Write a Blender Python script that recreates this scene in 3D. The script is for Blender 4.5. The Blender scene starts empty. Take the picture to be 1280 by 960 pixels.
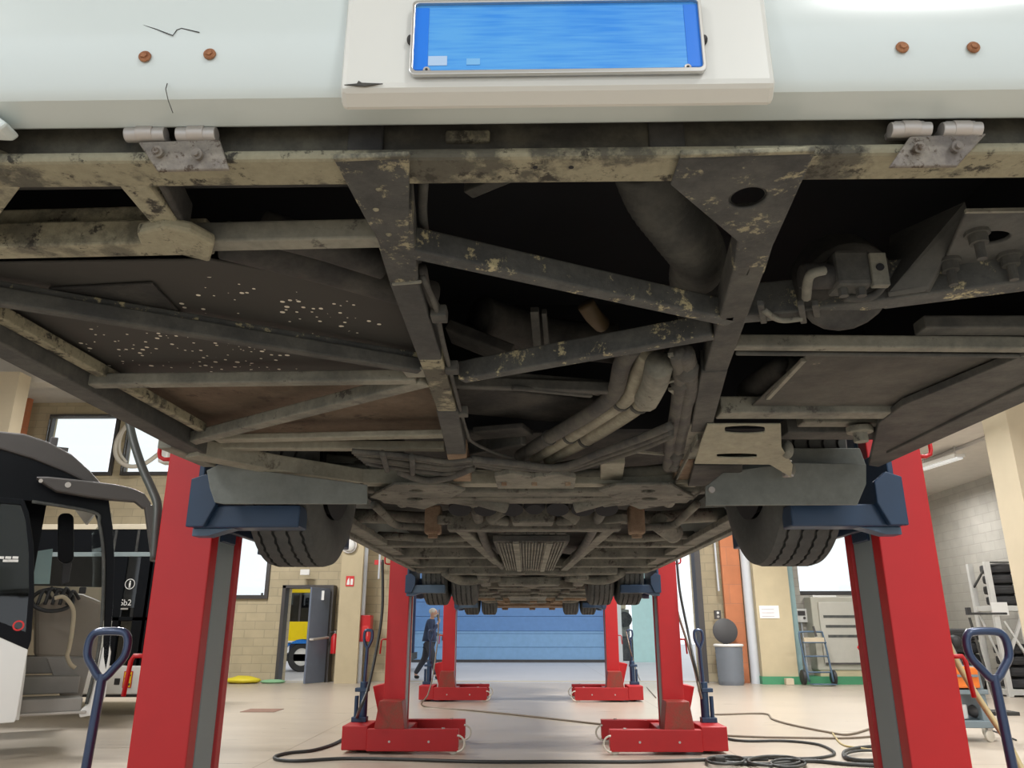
import bpy, bmesh, math, random
from mathutils import Vector, Matrix
random.seed(7)
C = bpy.context.scene.collection
SC = bpy.context.scene
PI = math.pi
# ------------------------------------------------------------------ camera
FPX, HORIZON, EYE, YAW = 960.0, 787.0, 1.2, 0.0179
PITCH = math.atan((HORIZON - 480) / FPX)
CP, SP = math.cos(PITCH), math.sin(PITCH)
def ray(u, v):
    a, b = (u - 640) / FPX, (480 - v) / FPX
    yf, z = CP - SP * b, SP + CP * b
    return Vector((a * math.cos(YAW) - yf * math.sin(YAW), a * math.sin(YAW) + yf * math.cos(YAW), z))
def PZ(u, v, z):            # the point of the sight line at world height z
    d = ray(u, v); return d * ((z - EYE) / d.z) + Vector((0, 0, EYE))
def PY(u, v, y):            # the point of the sight line at world depth y
    d = ray(u, v); return d * (y / d.y) + Vector((0, 0, EYE))
cam = bpy.data.cameras.new('camera'); cam.lens = 36 * FPX / 1280; cam.sensor_width = 36; cam.clip_start = 0.02
camo = bpy.data.objects.new('camera', cam); C.objects.link(camo); SC.camera = camo
camo.location = (0, 0, EYE); camo.rotation_euler = (PI / 2 + PITCH, 0, YAW)

# ------------------------------------------------------------------ materials
def nodes(name):
    m = bpy.data.materials.new(name); m.use_nodes = True
    nt = m.node_tree; b = nt.nodes['Principled BSDF']
    return m, nt, b
def N(nt, t, **kw):
    n = nt.nodes.new(t)
    for k, v in kw.items():
        if k in n.inputs: n.inputs[k].default_value = v
        else: setattr(n, k, v)
    return n
def rgb(c): return (c[0], c[1], c[2], 1)
def plain(name, col, rough=0.5, metal=0.0, bump=0.0, bscale=40, var=0.08, emit=0, coat=0):
    m, nt, b = nodes(name)
    b.inputs['Roughness'].default_value = rough; b.inputs['Metallic'].default_value = metal
    b.inputs['Coat Weight'].default_value = coat
    tc = N(nt, 'ShaderNodeTexCoord'); no = N(nt, 'ShaderNodeTexNoise', Scale=bscale * 0.15, Detail=4.0)
    nt.links.new(tc.outputs['Object'], no.inputs['Vector'])
    mx = N(nt, 'ShaderNodeMix', data_type='RGBA')
    mx.inputs['A'].default_value = rgb([x * (1 - var) for x in col]); mx.inputs['B'].default_value = rgb([min(1, x * (1 + var)) for x in col])
    nt.links.new(no.outputs['Fac'], mx.inputs['Factor']); nt.links.new(mx.outputs['Result'], b.inputs['Base Color'])
    if bump:
        n2 = N(nt, 'ShaderNodeTexNoise', Scale=bscale, Detail=5.0); nt.links.new(tc.outputs['Object'], n2.inputs['Vector'])
        bp = N(nt, 'ShaderNodeBump', Strength=bump, Distance=0.01); nt.links.new(n2.outputs['Fac'], bp.inputs['Height']); nt.links.new(bp.outputs['Normal'], b.inputs['Normal'])
    if emit:
        b.inputs['Emission Color'].default_value = rgb(col); b.inputs['Emission Strength'].default_value = emit
    return m
def dirty(name, base, dust, amount=0.5, scale=6, rough=0.75, fine=1.0, soft=0.12, spec=0.3, third=None, tamount=0.35):
    """steel with patches of dried dust"""
    cool = lambda c: (c[0] * .95, c[1], c[2] * 1.05)
    if name not in ("rusty_steel", "rusted_bolt", "brown_floor_board", "scuffed_red_paint"): base, dust = cool(base), cool(dust)
    m, nt, b = nodes(name)
    b.inputs['Roughness'].default_value = rough; b.inputs['Specular IOR Level'].default_value = spec
    tc = N(nt, 'ShaderNodeTexCoord')
    n1 = N(nt, 'ShaderNodeTexNoise', Scale=scale, Detail=8.0, Roughness=0.68); nt.links.new(tc.outputs['Object'], n1.inputs['Vector'])
    r1 = N(nt, 'ShaderNodeMapRange'); t = 1 - amount
    r1.inputs['From Min'].default_value = 0.28 + 0.44 * t - soft; r1.inputs['From Max'].default_value = 0.28 + 0.44 * t + soft
    nt.links.new(n1.outputs['Fac'], r1.inputs['Value'])
    mx = N(nt, 'ShaderNodeMix', data_type='RGBA'); mx.inputs['A'].default_value = rgb(base); mx.inputs['B'].default_value = rgb(dust)
    nt.links.new(r1.outputs['Result'], mx.inputs['Factor'])
    out = mx.outputs['Result']
    if third:
        n3 = N(nt, 'ShaderNodeTexNoise', Scale=scale * 2.3, Detail=10.0, Roughness=0.75); 
        mp = N(nt, 'ShaderNodeMapping'); mp.inputs['Location'].default_value = (3.1, 7.7, 1.3)
        nt.links.new(tc.outputs['Object'], mp.inputs['Vector']); nt.links.new(mp.outputs['Vector'], n3.inputs['Vector'])
        r3 = N(nt, 'ShaderNodeMapRange'); t3 = 1 - tamount
        r3.inputs['From Min'].default_value = 0.28 + 0.44 * t3 - 0.03; r3.inputs['From Max'].default_value = 0.28 + 0.44 * t3 + 0.03
        nt.links.new(n3.outputs['Fac'], r3.inputs['Value'])
        m3 = N(nt, 'ShaderNodeMix', data_type='RGBA'); nt.links.new(out, m3.inputs['A']); m3.inputs['B'].default_value = rgb(third)
        nt.links.new(r3.outputs['Result'], m3.inputs['Factor']); out = m3.outputs['Result']
    n2 = N(nt, 'ShaderNodeTexNoise', Scale=scale * 9 * fine, Detail=6.0, Roughness=0.7); nt.links.new(tc.outputs['Object'], n2.inputs['Vector'])
    r2 = N(nt, 'ShaderNodeMapRange'); r2.inputs['To Min'].default_value = 0.7; r2.inputs['To Max'].default_value = 1.3; nt.links.new(n2.outputs['Fac'], r2.inputs['Value'])
    vm = N(nt, 'ShaderNodeVectorMath', operation='SCALE'); nt.links.new(out, vm.inputs[0]); nt.links.new(r2.outputs['Result'], vm.inputs['Scale'])
    nt.links.new(vm.outputs['Vector'], b.inputs['Base Color'])
    bp = N(nt, 'ShaderNodeBump', Strength=0.35, Distance=0.004); nt.links.new(n2.outputs['Fac'], bp.inputs['Height']); nt.links.new(bp.outputs['Normal'], b.inputs['Normal'])
    return m
def blockwork(name, col, mortar, axis='x', bw=0.5, rh=0.2, var=0.12, rough=0.85, msize=0.012):
    m, nt, b = nodes(name); b.inputs['Roughness'].default_value = rough
    tc = N(nt, 'ShaderNodeTexCoord'); sp = N(nt, 'ShaderNodeSeparateXYZ'); cb = N(nt, 'ShaderNodeCombineXYZ')
    nt.links.new(tc.outputs['Object'], sp.inputs[0])
    nt.links.new(sp.outputs['X' if axis == 'x' else 'Y'], cb.inputs['X']); nt.links.new(sp.outputs['Z'], cb.inputs['Y'])
    br = N(nt, 'ShaderNodeTexBrick'); br.inputs['Scale'].default_value = 1; br.inputs['Brick Width'].default_value = bw; br.inputs['Row Height'].default_value = rh
    br.inputs['Mortar Size'].default_value = msize; br.inputs['Mortar Smooth'].default_value = 0.3
    br.inputs['Color1'].default_value = rgb([x * (1 - var) for x in col]); br.inputs['Color2'].default_value = rgb([x * (1 + var) for x in col]); br.inputs['Mortar'].default_value = rgb(mortar)
    nt.links.new(cb.outputs[0], br.inputs['Vector'])
    no = N(nt, 'ShaderNodeTexNoise', Scale=3.0, Detail=6.0); nt.links.new(tc.outputs['Object'], no.inputs['Vector'])
    r2 = N(nt, 'ShaderNodeMapRange'); r2.inputs['To Min'].default_value = 0.82; r2.inputs['To Max'].default_value = 1.18; nt.links.new(no.outputs['Fac'], r2.inputs['Value'])
    vm = N(nt, 'ShaderNodeVectorMath', operation='SCALE'); nt.links.new(br.outputs['Color'], vm.inputs[0]); nt.links.new(r2.outputs['Result'], vm.inputs['Scale'])
    nt.links.new(vm.outputs['Vector'], b.inputs['Base Color'])
    bp = N(nt, 'ShaderNodeBump', Strength=0.4, Distance=0.01, invert=True); nt.links.new(br.outputs['Fac'], bp.inputs['Height']); nt.links.new(bp.outputs['Normal'], b.inputs['Normal'])
    return m
def glass(name, tint=(1, 1, 1), refl=0.08):
    m = bpy.data.materials.new(name); m.use_nodes = True; nt = m.node_tree; nt.nodes.remove(nt.nodes['Principled BSDF'])
    tr = N(nt, 'ShaderNodeBsdfTransparent'); tr.inputs['Color'].default_value = rgb(tint)
    gl = N(nt, 'ShaderNodeBsdfGlossy'); gl.inputs['Roughness'].default_value = 0.03
    lw = N(nt, 'ShaderNodeLayerWeight', Blend=0.2); mr = N(nt, 'ShaderNodeMapRange'); mr.inputs['To Min'].default_value = refl; mr.inputs['To Max'].default_value = 0.7
    nt.links.new(lw.outputs['Fresnel'], mr.inputs['Value'])
    mx = N(nt, 'ShaderNodeMixShader'); nt.links.new(mr.outputs['Result'], mx.inputs[0]); nt.links.new(tr.outputs[0], mx.inputs[1]); nt.links.new(gl.outputs[0], mx.inputs[2])
    mr.inputs['To Max'].default_value = 0.4; nt.links.new(mx.outputs[0], nt.nodes['Material Output'].inputs['Surface'])
    return m
def floor_mat(name, a, bcol, rough=0.34):
    m, nt, b = nodes(name)
    tc = N(nt, 'ShaderNodeTexCoord')
    n1 = N(nt, 'ShaderNodeTexNoise', Scale=0.7, Detail=8.0, Roughness=0.65); nt.links.new(tc.outputs['Object'], n1.inputs['Vector'])
    mp = N(nt, 'ShaderNodeMapping'); mp.inputs['Scale'].default_value = (0.35, 5, 1); mp.inputs['Rotation'].default_value = (0, 0, 0.5); nt.links.new(tc.outputs['Object'], mp.inputs['Vector'])
    n2 = N(nt, 'ShaderNodeTexNoise', Scale=2.0, Detail=8.0, Roughness=0.7); nt.links.new(mp.outputs['Vector'], n2.inputs['Vector'])
    mx = N(nt, 'ShaderNodeMix', data_type='RGBA'); mx.inputs['A'].default_value = rgb(a); mx.inputs['B'].default_value = rgb(bcol); nt.links.new(n1.outputs['Fac'], mx.inputs['Factor'])
    r2 = N(nt, 'ShaderNodeMapRange'); r2.inputs['From Min'].default_value = 0.3; r2.inputs['From Max'].default_value = 0.7; r2.inputs['To Min'].default_value = 0.84; r2.inputs['To Max'].default_value = 1.12; nt.links.new(n2.outputs['Fac'], r2.inputs['Value'])
    vm = N(nt, 'ShaderNodeVectorMath', operation='SCALE'); nt.links.new(mx.outputs['Result'], vm.inputs[0]); nt.links.new(r2.outputs['Result'], vm.inputs['Scale'])
    # saw-cut expansion joints
    br = N(nt, 'ShaderNodeTexBrick'); br.inputs['Scale'].default_value = 1; br.inputs['Brick Width'].default_value = 4.6; br.inputs['Row Height'].default_value = 4.6; br.inputs['Mortar Size'].default_value = 0.006; br.offset = 0
    br.inputs['Color1'].default_value = (1, 1, 1, 1); br.inputs['Color2'].default_value = (1, 1, 1, 1); br.inputs['Mortar'].default_value = (0.55, 0.5, 0.45, 1)
    mj = N(nt, 'ShaderNodeMapping'); mj.inputs['Location'].default_value = (2.5, 1.2, 0); nt.links.new(tc.outputs['Object'], mj.inputs['Vector']); nt.links.new(mj.outputs[0], br.inputs['Vector'])
    v2 = N(nt, 'ShaderNodeVectorMath', operation='MULTIPLY'); nt.links.new(vm.outputs['Vector'], v2.inputs[0]); nt.links.new(br.outputs['Color'], v2.inputs[1])
    nt.links.new(v2.outputs['Vector'], b.inputs['Base Color'])
    r3 = N(nt, 'ShaderNodeMapRange'); r3.inputs['To Min'].default_value = rough - 0.1; r3.inputs['To Max'].default_value = rough + 0.2; nt.links.new(n2.outputs['Fac'], r3.inputs['Value'])
    nt.links.new(r3.outputs['Result'], b.inputs['Roughness'])
    return m
def speckled(name):
    """brown-black soundproofing sheet dotted with pale specks in two patches"""
    m, nt, b = nodes(name); b.inputs['Roughness'].default_value = 0.8
    tc = N(nt, 'ShaderNodeTexCoord')
    vo = N(nt, 'ShaderNodeTexVoronoi', Scale=56.0); nt.links.new(tc.outputs['Object'], vo.inputs['Vector'])
    sz = N(nt, 'ShaderNodeSeparateColor'); nt.links.new(vo.outputs['Color'], sz.inputs[0])
    thr = N(nt, 'ShaderNodeMath', operation='MULTIPLY'); thr.inputs[1].default_value = 0.34; nt.links.new(sz.outputs[0], thr.inputs[0])
    lt = N(nt, 'ShaderNodeMath', operation='LESS_THAN'); nt.links.new(vo.outputs['Distance'], lt.inputs[0]); nt.links.new(thr.outputs[0], lt.inputs[1])
    o = Vector((0.07, 0.8, 1.2)); mask = None
    for (u, v), rx, ry, th in (((235, 438), .36, .24, .08), ((400, 392), .15, .19, .15), ((265, 375), .32, .14, .45)):
        c = PZ(u, v, 1.85) - o
        mp = N(nt, 'ShaderNodeMapping'); mp.inputs['Location'].default_value = (-c.x / rx, -c.y / ry, 0); mp.inputs['Scale'].default_value = (1 / rx, 1 / ry, 0)
        nt.links.new(tc.outputs['Object'], mp.inputs['Vector'])
        ln = N(nt, 'ShaderNodeVectorMath', operation='LENGTH'); nt.links.new(mp.outputs[0], ln.inputs[0])
        r = N(nt, 'ShaderNodeMapRange'); r.inputs['From Min'].default_value = 0.4; r.inputs['From Max'].default_value = 1.0; r.inputs['To Min'].default_value = 1 - th; r.inputs['To Max'].default_value = 0.0; nt.links.new(ln.outputs['Value'], r.inputs['Value'])
        if mask is None: mask = r.outputs[0]
        else:
            mxm = N(nt, 'ShaderNodeMath', operation='MAXIMUM'); nt.links.new(mask, mxm.inputs[0]); nt.links.new(r.outputs[0], mxm.inputs[1]); mask = mxm.outputs[0]
    gt = N(nt, 'ShaderNodeMath', operation='LESS_THAN'); nt.links.new(sz.outputs[1], gt.inputs[0]); nt.links.new(mask, gt.inputs[1])
    mu = N(nt, 'ShaderNodeMath', operation='MULTIPLY'); nt.links.new(lt.outputs[0], mu.inputs[0]); nt.links.new(gt.outputs[0], mu.inputs[1])
    mx = N(nt, 'ShaderNodeMix', data_type='RGBA'); mx.inputs['A'].default_value = (0.046, 0.046, 0.043, 1); mx.inputs['B'].default_value = (0.75, 0.72, 0.62, 1)
    nt.links.new(mu.outputs[0], mx.inputs['Factor']); nt.links.new(mx.outputs['Result'], b.inputs['Base Color'])
    return m

DARK, TAN, OLIVE = (0.058, 0.056, 0.052), (0.40, 0.355, 0.235), (0.17, 0.158, 0.125)
M = {
 'steel': dirty('dusty_dark_steel', (0.070, 0.072, 0.070), (0.12, 0.121, 0.112), 0.45, 10, third=(0.50, 0.46, 0.29), tamount=0.29),
 'steel_pale': dirty('dusty_pale_steel', (0.15, 0.147, 0.125), (0.28, 0.268, 0.215), 0.55, 6, third=(0.08, 0.077, 0.07), tamount=0.27),
 'sandy': dirty('sand_caked_steel', (0.115, 0.107, 0.082), (0.33, 0.30, 0.205), 0.55, 8, soft=0.04, third=(0.05, 0.048, 0.04), tamount=0.34),
 'sandy2': dirty('sand_caked_beam', (0.165, 0.152, 0.112), (0.35, 0.32, 0.222), 0.53, 9, soft=0.05, third=(0.05, 0.048, 0.042), tamount=0.30),
 'webdark': dirty('dark_brown_web', (0.055, 0.052, 0.044), (0.13, 0.12, 0.09), 0.45, 8, soft=0.1),
 'gusset': dirty('worn_gusset_steel', (0.062, 0.063, 0.061), (0.10, 0.099, 0.091), 0.5, 10, third=(0.34, 0.32, 0.22), tamount=0.31),
 'gussetplain': dirty('plain_grey_steel', (0.062, 0.063, 0.061), (0.105, 0.104, 0.096), 0.5, 5),
 'rust': dirty('rusty_steel', (0.20, 0.135, 0.09), (0.30, 0.23, 0.16), 0.5, 9),
 'rustbolt': dirty('rusted_bolt', (0.25, 0.10, 0.05), (0.42, 0.20, 0.10), 0.5, 60),
 'pit': plain('painted_cavity_shade', (0.013, 0.015, 0.020), 0.8),  # near-black paints the shade inside cavities, holes and rims
 'black': plain('black_rubber', (0.028, 0.028, 0.03), 0.55),
 'grime_shade': dirty('grime_and_gap_shade', (0.04, 0.039, 0.038), (0.085, 0.08, 0.07), 0.4, 8),  # real grime, and painted gap shade on the rear floor underside
 'grime_shade2': dirty('grimy_grey_part', (0.066, 0.066, 0.062), (0.115, 0.112, 0.098), 0.45, 8),
 'plywood': dirty('brown_floor_board', (0.115, 0.088, 0.064), (0.165, 0.13, 0.097), 0.5, 5, third=(0.08, 0.06, 0.045), tamount=0.26),
 'speckled': speckled('speckled_black_sheet'),
 'flap': dirty('dusty_grey_rubber', (0.17, 0.18, 0.165), (0.24, 0.245, 0.215), 0.5, 2.5, rough=0.7, soft=0.25),
 'tire': dirty('dusty_tyre_rubber', (0.06, 0.062, 0.06), (0.12, 0.121, 0.112), 0.5, 3, rough=0.75, soft=0.25),
 'axle': dirty('dusty_axle_casting', (0.115, 0.112, 0.095), (0.21, 0.202, 0.165), 0.5, 5, third=(0.06, 0.057, 0.05), tamount=0.3),
 'hose': dirty('dusty_pale_hose', (0.26, 0.24, 0.185), (0.42, 0.39, 0.295), 0.5, 9),
 'beamtan': dirty('dust_coated_beam', (0.25, 0.237, 0.185), (0.37, 0.35, 0.275), 0.5, 5, third=(0.15, 0.14, 0.115), tamount=0.2),
 'hosedark': dirty('dusty_dark_hose', (0.075, 0.073, 0.07), (0.14, 0.132, 0.11), 0.5, 9),
 'bodywhite': plain('pale_blue_white_paint', (0.63, 0.705, 0.70), 0.2, coat=0.4, var=0.02),
 'plasticwhite': plain('off_white_plastic', (0.70, 0.715, 0.68), 0.35, var=0.02),
 'zinc': plain('dull_zinc', (0.50, 0.47, 0.44), 0.45, 0.5),
 'alu': plain('bare_aluminium', (0.50, 0.48, 0.46), 0.45, 0.5),
 'hingeplate': dirty('grimy_hinge_plate', (0.19, 0.165, 0.145), (0.28, 0.245, 0.20), 0.5, 20, third=(0.09, 0.07, 0.055), tamount=0.35),
 'red': plain('glossy_red_paint', (0.50, 0.007, 0.010), 0.42, var=0.1),
 'redflat': plain('red_paint_worn', (0.42, 0.009, 0.012), 0.5, var=0.12),
 'liftgrey': plain('blue_grey_mast_steel', (0.27, 0.33, 0.345), 0.45, 0.1),
 'liftblue': plain('dark_blue_paint', (0.014, 0.042, 0.095), 0.42, var=0.3),
 'liftblue2': plain('worn_pale_blue_paint', (0.075, 0.125, 0.19), 0.45, var=0.3),
 'navy': plain('navy_metallic_paint', (0.025, 0.05, 0.115), 0.3, 0.25, coat=0.3),
 'steelbright': plain('bright_steel', (0.6, 0.6, 0.58), 0.3, 0.9),
 'roller': plain('cream_nylon_roller', (0.62, 0.58, 0.5), 0.5),
 'cable': plain('black_cable_sheath', (0.035, 0.037, 0.036), 0.5),
 'cabletan': plain('tan_hose_sheath', (0.45, 0.36, 0.17), 0.5),
 'cablebrown': plain('brown_grey_cable', (0.20, 0.16, 0.12), 0.6),
}
# ------------------------------------------------------------------ mesh helpers
class MB:
    def __init__(s): s.bm = bmesh.new()
    def _face(s, vs):
        try: return s.bm.faces.new(vs)
        except ValueError: return None
    def hexa(s, p):                       # 8 points, bottom four then top four
        v = [s.bm.verts.new(x) for x in p]
        for f in ((3, 2, 1, 0), (4, 5, 6, 7), (0, 1, 5, 4), (1, 2, 6, 5), (2, 3, 7, 6), (3, 0, 4, 7)): s._face([v[i] for i in f])
        return s
    def box(s, x0, x1, y0, y1, z0, z1):
        return s.hexa([(x0, y0, z0), (x1, y0, z0), (x1, y1, z0), (x0, y1, z0), (x0, y0, z1), (x1, y0, z1), (x1, y1, z1), (x0, y1, z1)])
    def bar(s, p, q, w, h, up=(0, 0, 1), w2=None):     # box tube from p to q; p, q = middle of the underside
        p, q, up = Vector(p), Vector(q), Vector(up); d = (q - p).normalized(); sd = d.cross(up)
        if sd.length < 1e-5: sd = Vector((1, 0, 0))
        sd.normalize(); u = sd.cross(d).normalized(); w2 = w if w2 is None else w2
        a, b = sd * (w / 2), sd * (w2 / 2); t = u * h
        return s.hexa([p - a, p + a, q + b, q - b, p - a + t, p + a + t, q + b + t, q - b + t])
    def tube(s, pts, r, seg=10, closed=False, smooth=0):
        pts = [Vector(p) for p in pts]
        if smooth: pts = spline(pts, smooth, closed)
        n = len(pts); rr = r if isinstance(r, (list, tuple)) else [r] * n
        if len(rr) != n: rr = [rr[min(len(rr) - 1, int(i * len(rr) / n))] for i in range(n)]
        rings = []; prev = None
        for i in range(n):
            a = pts[(i - 1) % n] if (closed or i > 0) else pts[i]; b = pts[(i + 1) % n] if (closed or i < n - 1) else pts[i]
            d = (b - a)
            d = d.normalized() if d.length > 1e-9 else Vector((0, 0, 1))
            if prev is None:
                prev = d.orthogonal().normalized()
            else:
                prev = prev - d * prev.dot(d)
                prev = prev.normalized() if prev.length > 1e-6 else d.orthogonal().normalized()
            o = d.cross(prev)
            rings.append([s.bm.verts.new(pts[i] + (prev * math.cos(k * 2 * PI / seg) + o * math.sin(k * 2 * PI / seg)) * rr[i]) for k in range(seg)])
        m = n if closed else n - 1
        for i in range(m):
            A, B = rings[i], rings[(i + 1) % n]
            for k in range(seg): s._face([A[k], A[(k + 1) % seg], B[(k + 1) % seg], B[k]])
        if not closed:
            s._face(rings[0][::-1]); s._face(rings[-1])
        return s
    def cyl(s, p, q, r, seg=20, r2=None):
        return s.tube([p, q], [r, r if r2 is None else r2], seg)
    def lathe(s, prof, o, axis, seg=32, closed=False, zig=None):   # prof: (along, radius)
        o, ax = Vector(o), Vector(axis).normalized(); e1 = ax.orthogonal().normalized(); e2 = ax.cross(e1)
        rings = []
        for k in range(seg):
            a = 2 * PI * k / seg; d = e1 * math.cos(a) + e2 * math.sin(a); row = []
            for j, (l, r) in enumerate(prof):
                if zig and j in zig: l = l + (zig[j] if k % 2 else -zig[j])
                row.append(s.bm.verts.new(o + ax * l + d * r))
            rings.append(row)
        n = len(prof)
        for k in range(seg):
            A, B = rings[k], rings[(k + 1) % seg]
            for j in range(n if closed else n - 1):
                s._face([A[j], B[j], B[(j + 1) % n], A[(j + 1) % n]])
        if not closed:
            for j, rev in ((0, True), (n - 1, False)):
                if prof[j][1] > 1e-6:
                    f = [rings[k][j] for k in range(seg)]; s._face(f[::-1] if rev else f)
        return s
    def prism(s, poly, ex, ey, o, depth):          # polygon in the frame (o; ex, ey), pushed along ex x ey
        ex, ey, o = Vector(ex), Vector(ey), Vector(o); n = ex.cross(ey).normalized() * depth
        a = [s.bm.verts.new(o + ex * x + ey * y) for x, y in poly]; b = [s.bm.verts.new(v.co + n) for v in a]
        s._face(a[::-1]); s._face(b); k = len(a)
        for i in range(k): s._face([a[i], a[(i + 1) % k], b[(i + 1) % k], b[i]])
        return s
    def plate(s, outer, holes, ex, ey, o, depth):  # the same with holes cut through
        ex, ey, o = Vector(ex), Vector(ey), Vector(o); n = ex.cross(ey).normalized() * depth
        es = []; loops = []
        for loop in [outer] + holes:
            vs = [s.bm.verts.new(o + ex * x + ey * y) for x, y in loop]; loops.append(vs)
            for i in range(len(vs)): es.append(s.bm.edges.new((vs[i], vs[(i + 1) % len(vs)])))
        r = bmesh.ops.triangle_fill(s.bm, use_beauty=True, use_dissolve=False, edges=es, normal=n.normalized())
        fs = [g for g in r['geom'] if isinstance(g, bmesh.types.BMFace)]
        mp = {}
        for vs in loops:
            for v in vs: mp[v] = s.bm.verts.new(v.co + n)
        for f in fs: s._face([mp[v] for v in f.verts][::-1])
        for vs in loops:
            for i in range(len(vs)): s._face([vs[i], vs[(i + 1) % len(vs)], mp[vs[(i + 1) % len(vs)]], mp[vs[i]]])
        return s
    def ball(s, c, r, sx=1, sy=1, sz=1, seg=16):
        m = Matrix.Translation(c) @ Matrix.Diagonal((r * sx, r * sy, r * sz, 1))
        bmesh.ops.create_uvsphere(s.bm, u_segments=seg, v_segments=max(6, seg // 2), radius=1, matrix=m); return s
    def build(s, name, mat, parent=None, bevel=0, smooth=False, sub=0, loc=None):
        bm = s.bm; bmesh.ops.recalc_face_normals(bm, faces=bm.faces[:])
        off = Vector((0, 0, 0))
        if parent is not None:
            p = parent
            while p is not None: off += Vector(p.location); p = p.parent
        if loc is not None: off += Vector(loc)
        for v in bm.verts: v.co -= off
        me = bpy.data.meshes.new(name); bm.to_mesh(me); bm.free()
        o = bpy.data.objects.new(name, me); C.objects.link(o)
        me.materials.append(M[mat] if isinstance(mat, str) else mat)
        if parent is not None: o.parent = parent
        if loc is not None: o.location = loc
        if smooth:
            for p in me.polygons: p.use_smooth = True
            if smooth == 'auto':
                me.set_sharp_from_angle(angle=math.radians(35))
        if bevel:
            b = o.modifiers.new('bevel', 'BEVEL'); b.width = bevel; b.segments = 2; b.limit_method = 'ANGLE'; b.angle_limit = math.radians(50)
        if sub:
            b = o.modifiers.new('sub', 'SUBSURF'); b.levels = sub; b.render_levels = sub
        return o
def spline(pts, k, closed=False):
    out = []; n = len(pts)
    for i in range(n if closed else n - 1):
        g = lambda j: pts[j % n] if closed else pts[max(0, min(n - 1, j))]
        a, b, c, d = g(i - 1), g(i), g(i + 1), g(i + 2)
        for t in range(k):
            t = t / k
            out.append(0.5 * (2 * b + (c - a) * t + (2 * a - 5 * b + 4 * c - d) * t * t + (3 * b - a - 3 * c + d) * t ** 3))
    if not closed: out.append(pts[-1])
    return out
def tag(o, label, cat, group=None, kind=None):
    o['label'] = label; o['category'] = cat
    if group: o['group'] = group
    if kind: o['kind'] = kind
    return o
def empty(name, loc, label, cat, group=None):
    o = bpy.data.objects.new(name, None); C.objects.link(o); o.location = loc; o.empty_display_size = 0.2
    return tag(o, label, cat, group)
def structure(o, label=None):
    o['kind'] = 'structure'
    if label: o['label'] = label
    return o
def ell(cx, cy, rx, ry, n=20, rot=0): return [(cx + rx * math.cos(2 * PI * i / n) * math.cos(rot) - ry * math.sin(2 * PI * i / n) * math.sin(rot), cy + rx * math.cos(2 * PI * i / n) * math.sin(rot) + ry * math.sin(2 * PI * i / n) * math.cos(rot)) for i in range(n)]
def rrect(x0, x1, y0, y1, r, n=5):
    out = []
    for cx, cy, a in ((x1 - r, y1 - r, 0), (x0 + r, y1 - r, PI / 2), (x0 + r, y0 + r, PI), (x1 - r, y0 + r, 1.5 * PI)):
        out += [(cx + r * math.cos(a + k * PI / 2 / n), cy + r * math.sin(a + k * PI / 2 / n)) for k in range(n + 1)]
    return out
def rect(x0, x1, y0, y1): return [(x0, y0), (x1, y0), (x1, y1), (x0, y1)]
def copy_tree(o, parent=None):
    c = o.copy(); C.objects.link(c)
    if parent is not None: c.parent = parent; c.matrix_parent_inverse = o.matrix_parent_inverse
    for ch in list(o.children): copy_tree(ch, c)
    return c
def text(body, size, loc, rot, mat, name, parent, ext=0.001, align='CENTER'):
    cu = bpy.data.curves.new(name, 'FONT'); cu.body = body; cu.size = size; cu.extrude = ext; cu.align_x = align; cu.align_y = 'CENTER'
    o = bpy.data.objects.new(name, cu); C.objects.link(o); cu.materials.append(M[mat] if isinstance(mat, str) else mat)
    off = Vector((0, 0, 0)); p = parent
    while p is not None: off += Vector(p.location); p = p.parent
    me = bpy.data.meshes.new_from_object(o); bpy.data.objects.remove(o)
    o = bpy.data.objects.new(name, me); C.objects.link(o)
    o.location = Vector(loc) - off; o.rotation_euler = rot; o.parent = parent
    return o
# ------------------------------------------------------------------ the raised bus
BX = 0.07                                    # bus centre line
ZB = 1.79                                    # underside of the frame
BL, BR = BX - 1.26, BX + 1.26
AX = (3.43, 9.0, 14.9)                       # axles
bus = empty('bus', (BX, 0.8, 1.2), 'white bus raised on red column lifts, seen from below its front bumper', 'bus')
def beam(a, b, w, h, name='frame_beam', mat='steel', z=ZB, z2=None, bevel=0.004, w2=None):
    p, q = PZ(a[0], a[1], z), PZ(b[0], b[1], z if z2 is None else z2)
    return MB().bar(p, q, w, h, w2=w2).build(name, mat, bus, bevel)
def poly_plate(px, z, t, name, mat, holes=(), bevel=0.003, slope=None):   # a flat plate lying at height z, outline given by sight lines
    pts = [PZ(u, v, z) for u, v in px]; hs = [[PZ(u, v, z) for u, v in h] for h in holes]
    m = MB().plate([(p.x, p.y) for p in pts], [[(p.x, p.y) for p in h] for h in hs], (1, 0, 0), (0, 1, 0), (0, 0, z), t)
    return m.build(name, mat, bus, bevel)

# --- front panel
prof = [(0.83, 3.0), (0.792, 2.05), (0.788, 1.955), (0.793, 1.91), (0.803, 1.852), (0.812, 1.842), (0.858, 1.832), (0.862, 1.842), (0.83, 1.858), (0.815, 1.95), (0.82, 2.05), (0.856, 3.0)]
m = MB(); m.prism(prof, (0, 1, 0), (0, 0, 1), (BL + 0.03, 0, 0), BR - BL - 0.06)
front = m.build('front_panel', 'bodywhite', bus, 0.004, 'auto')
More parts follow.
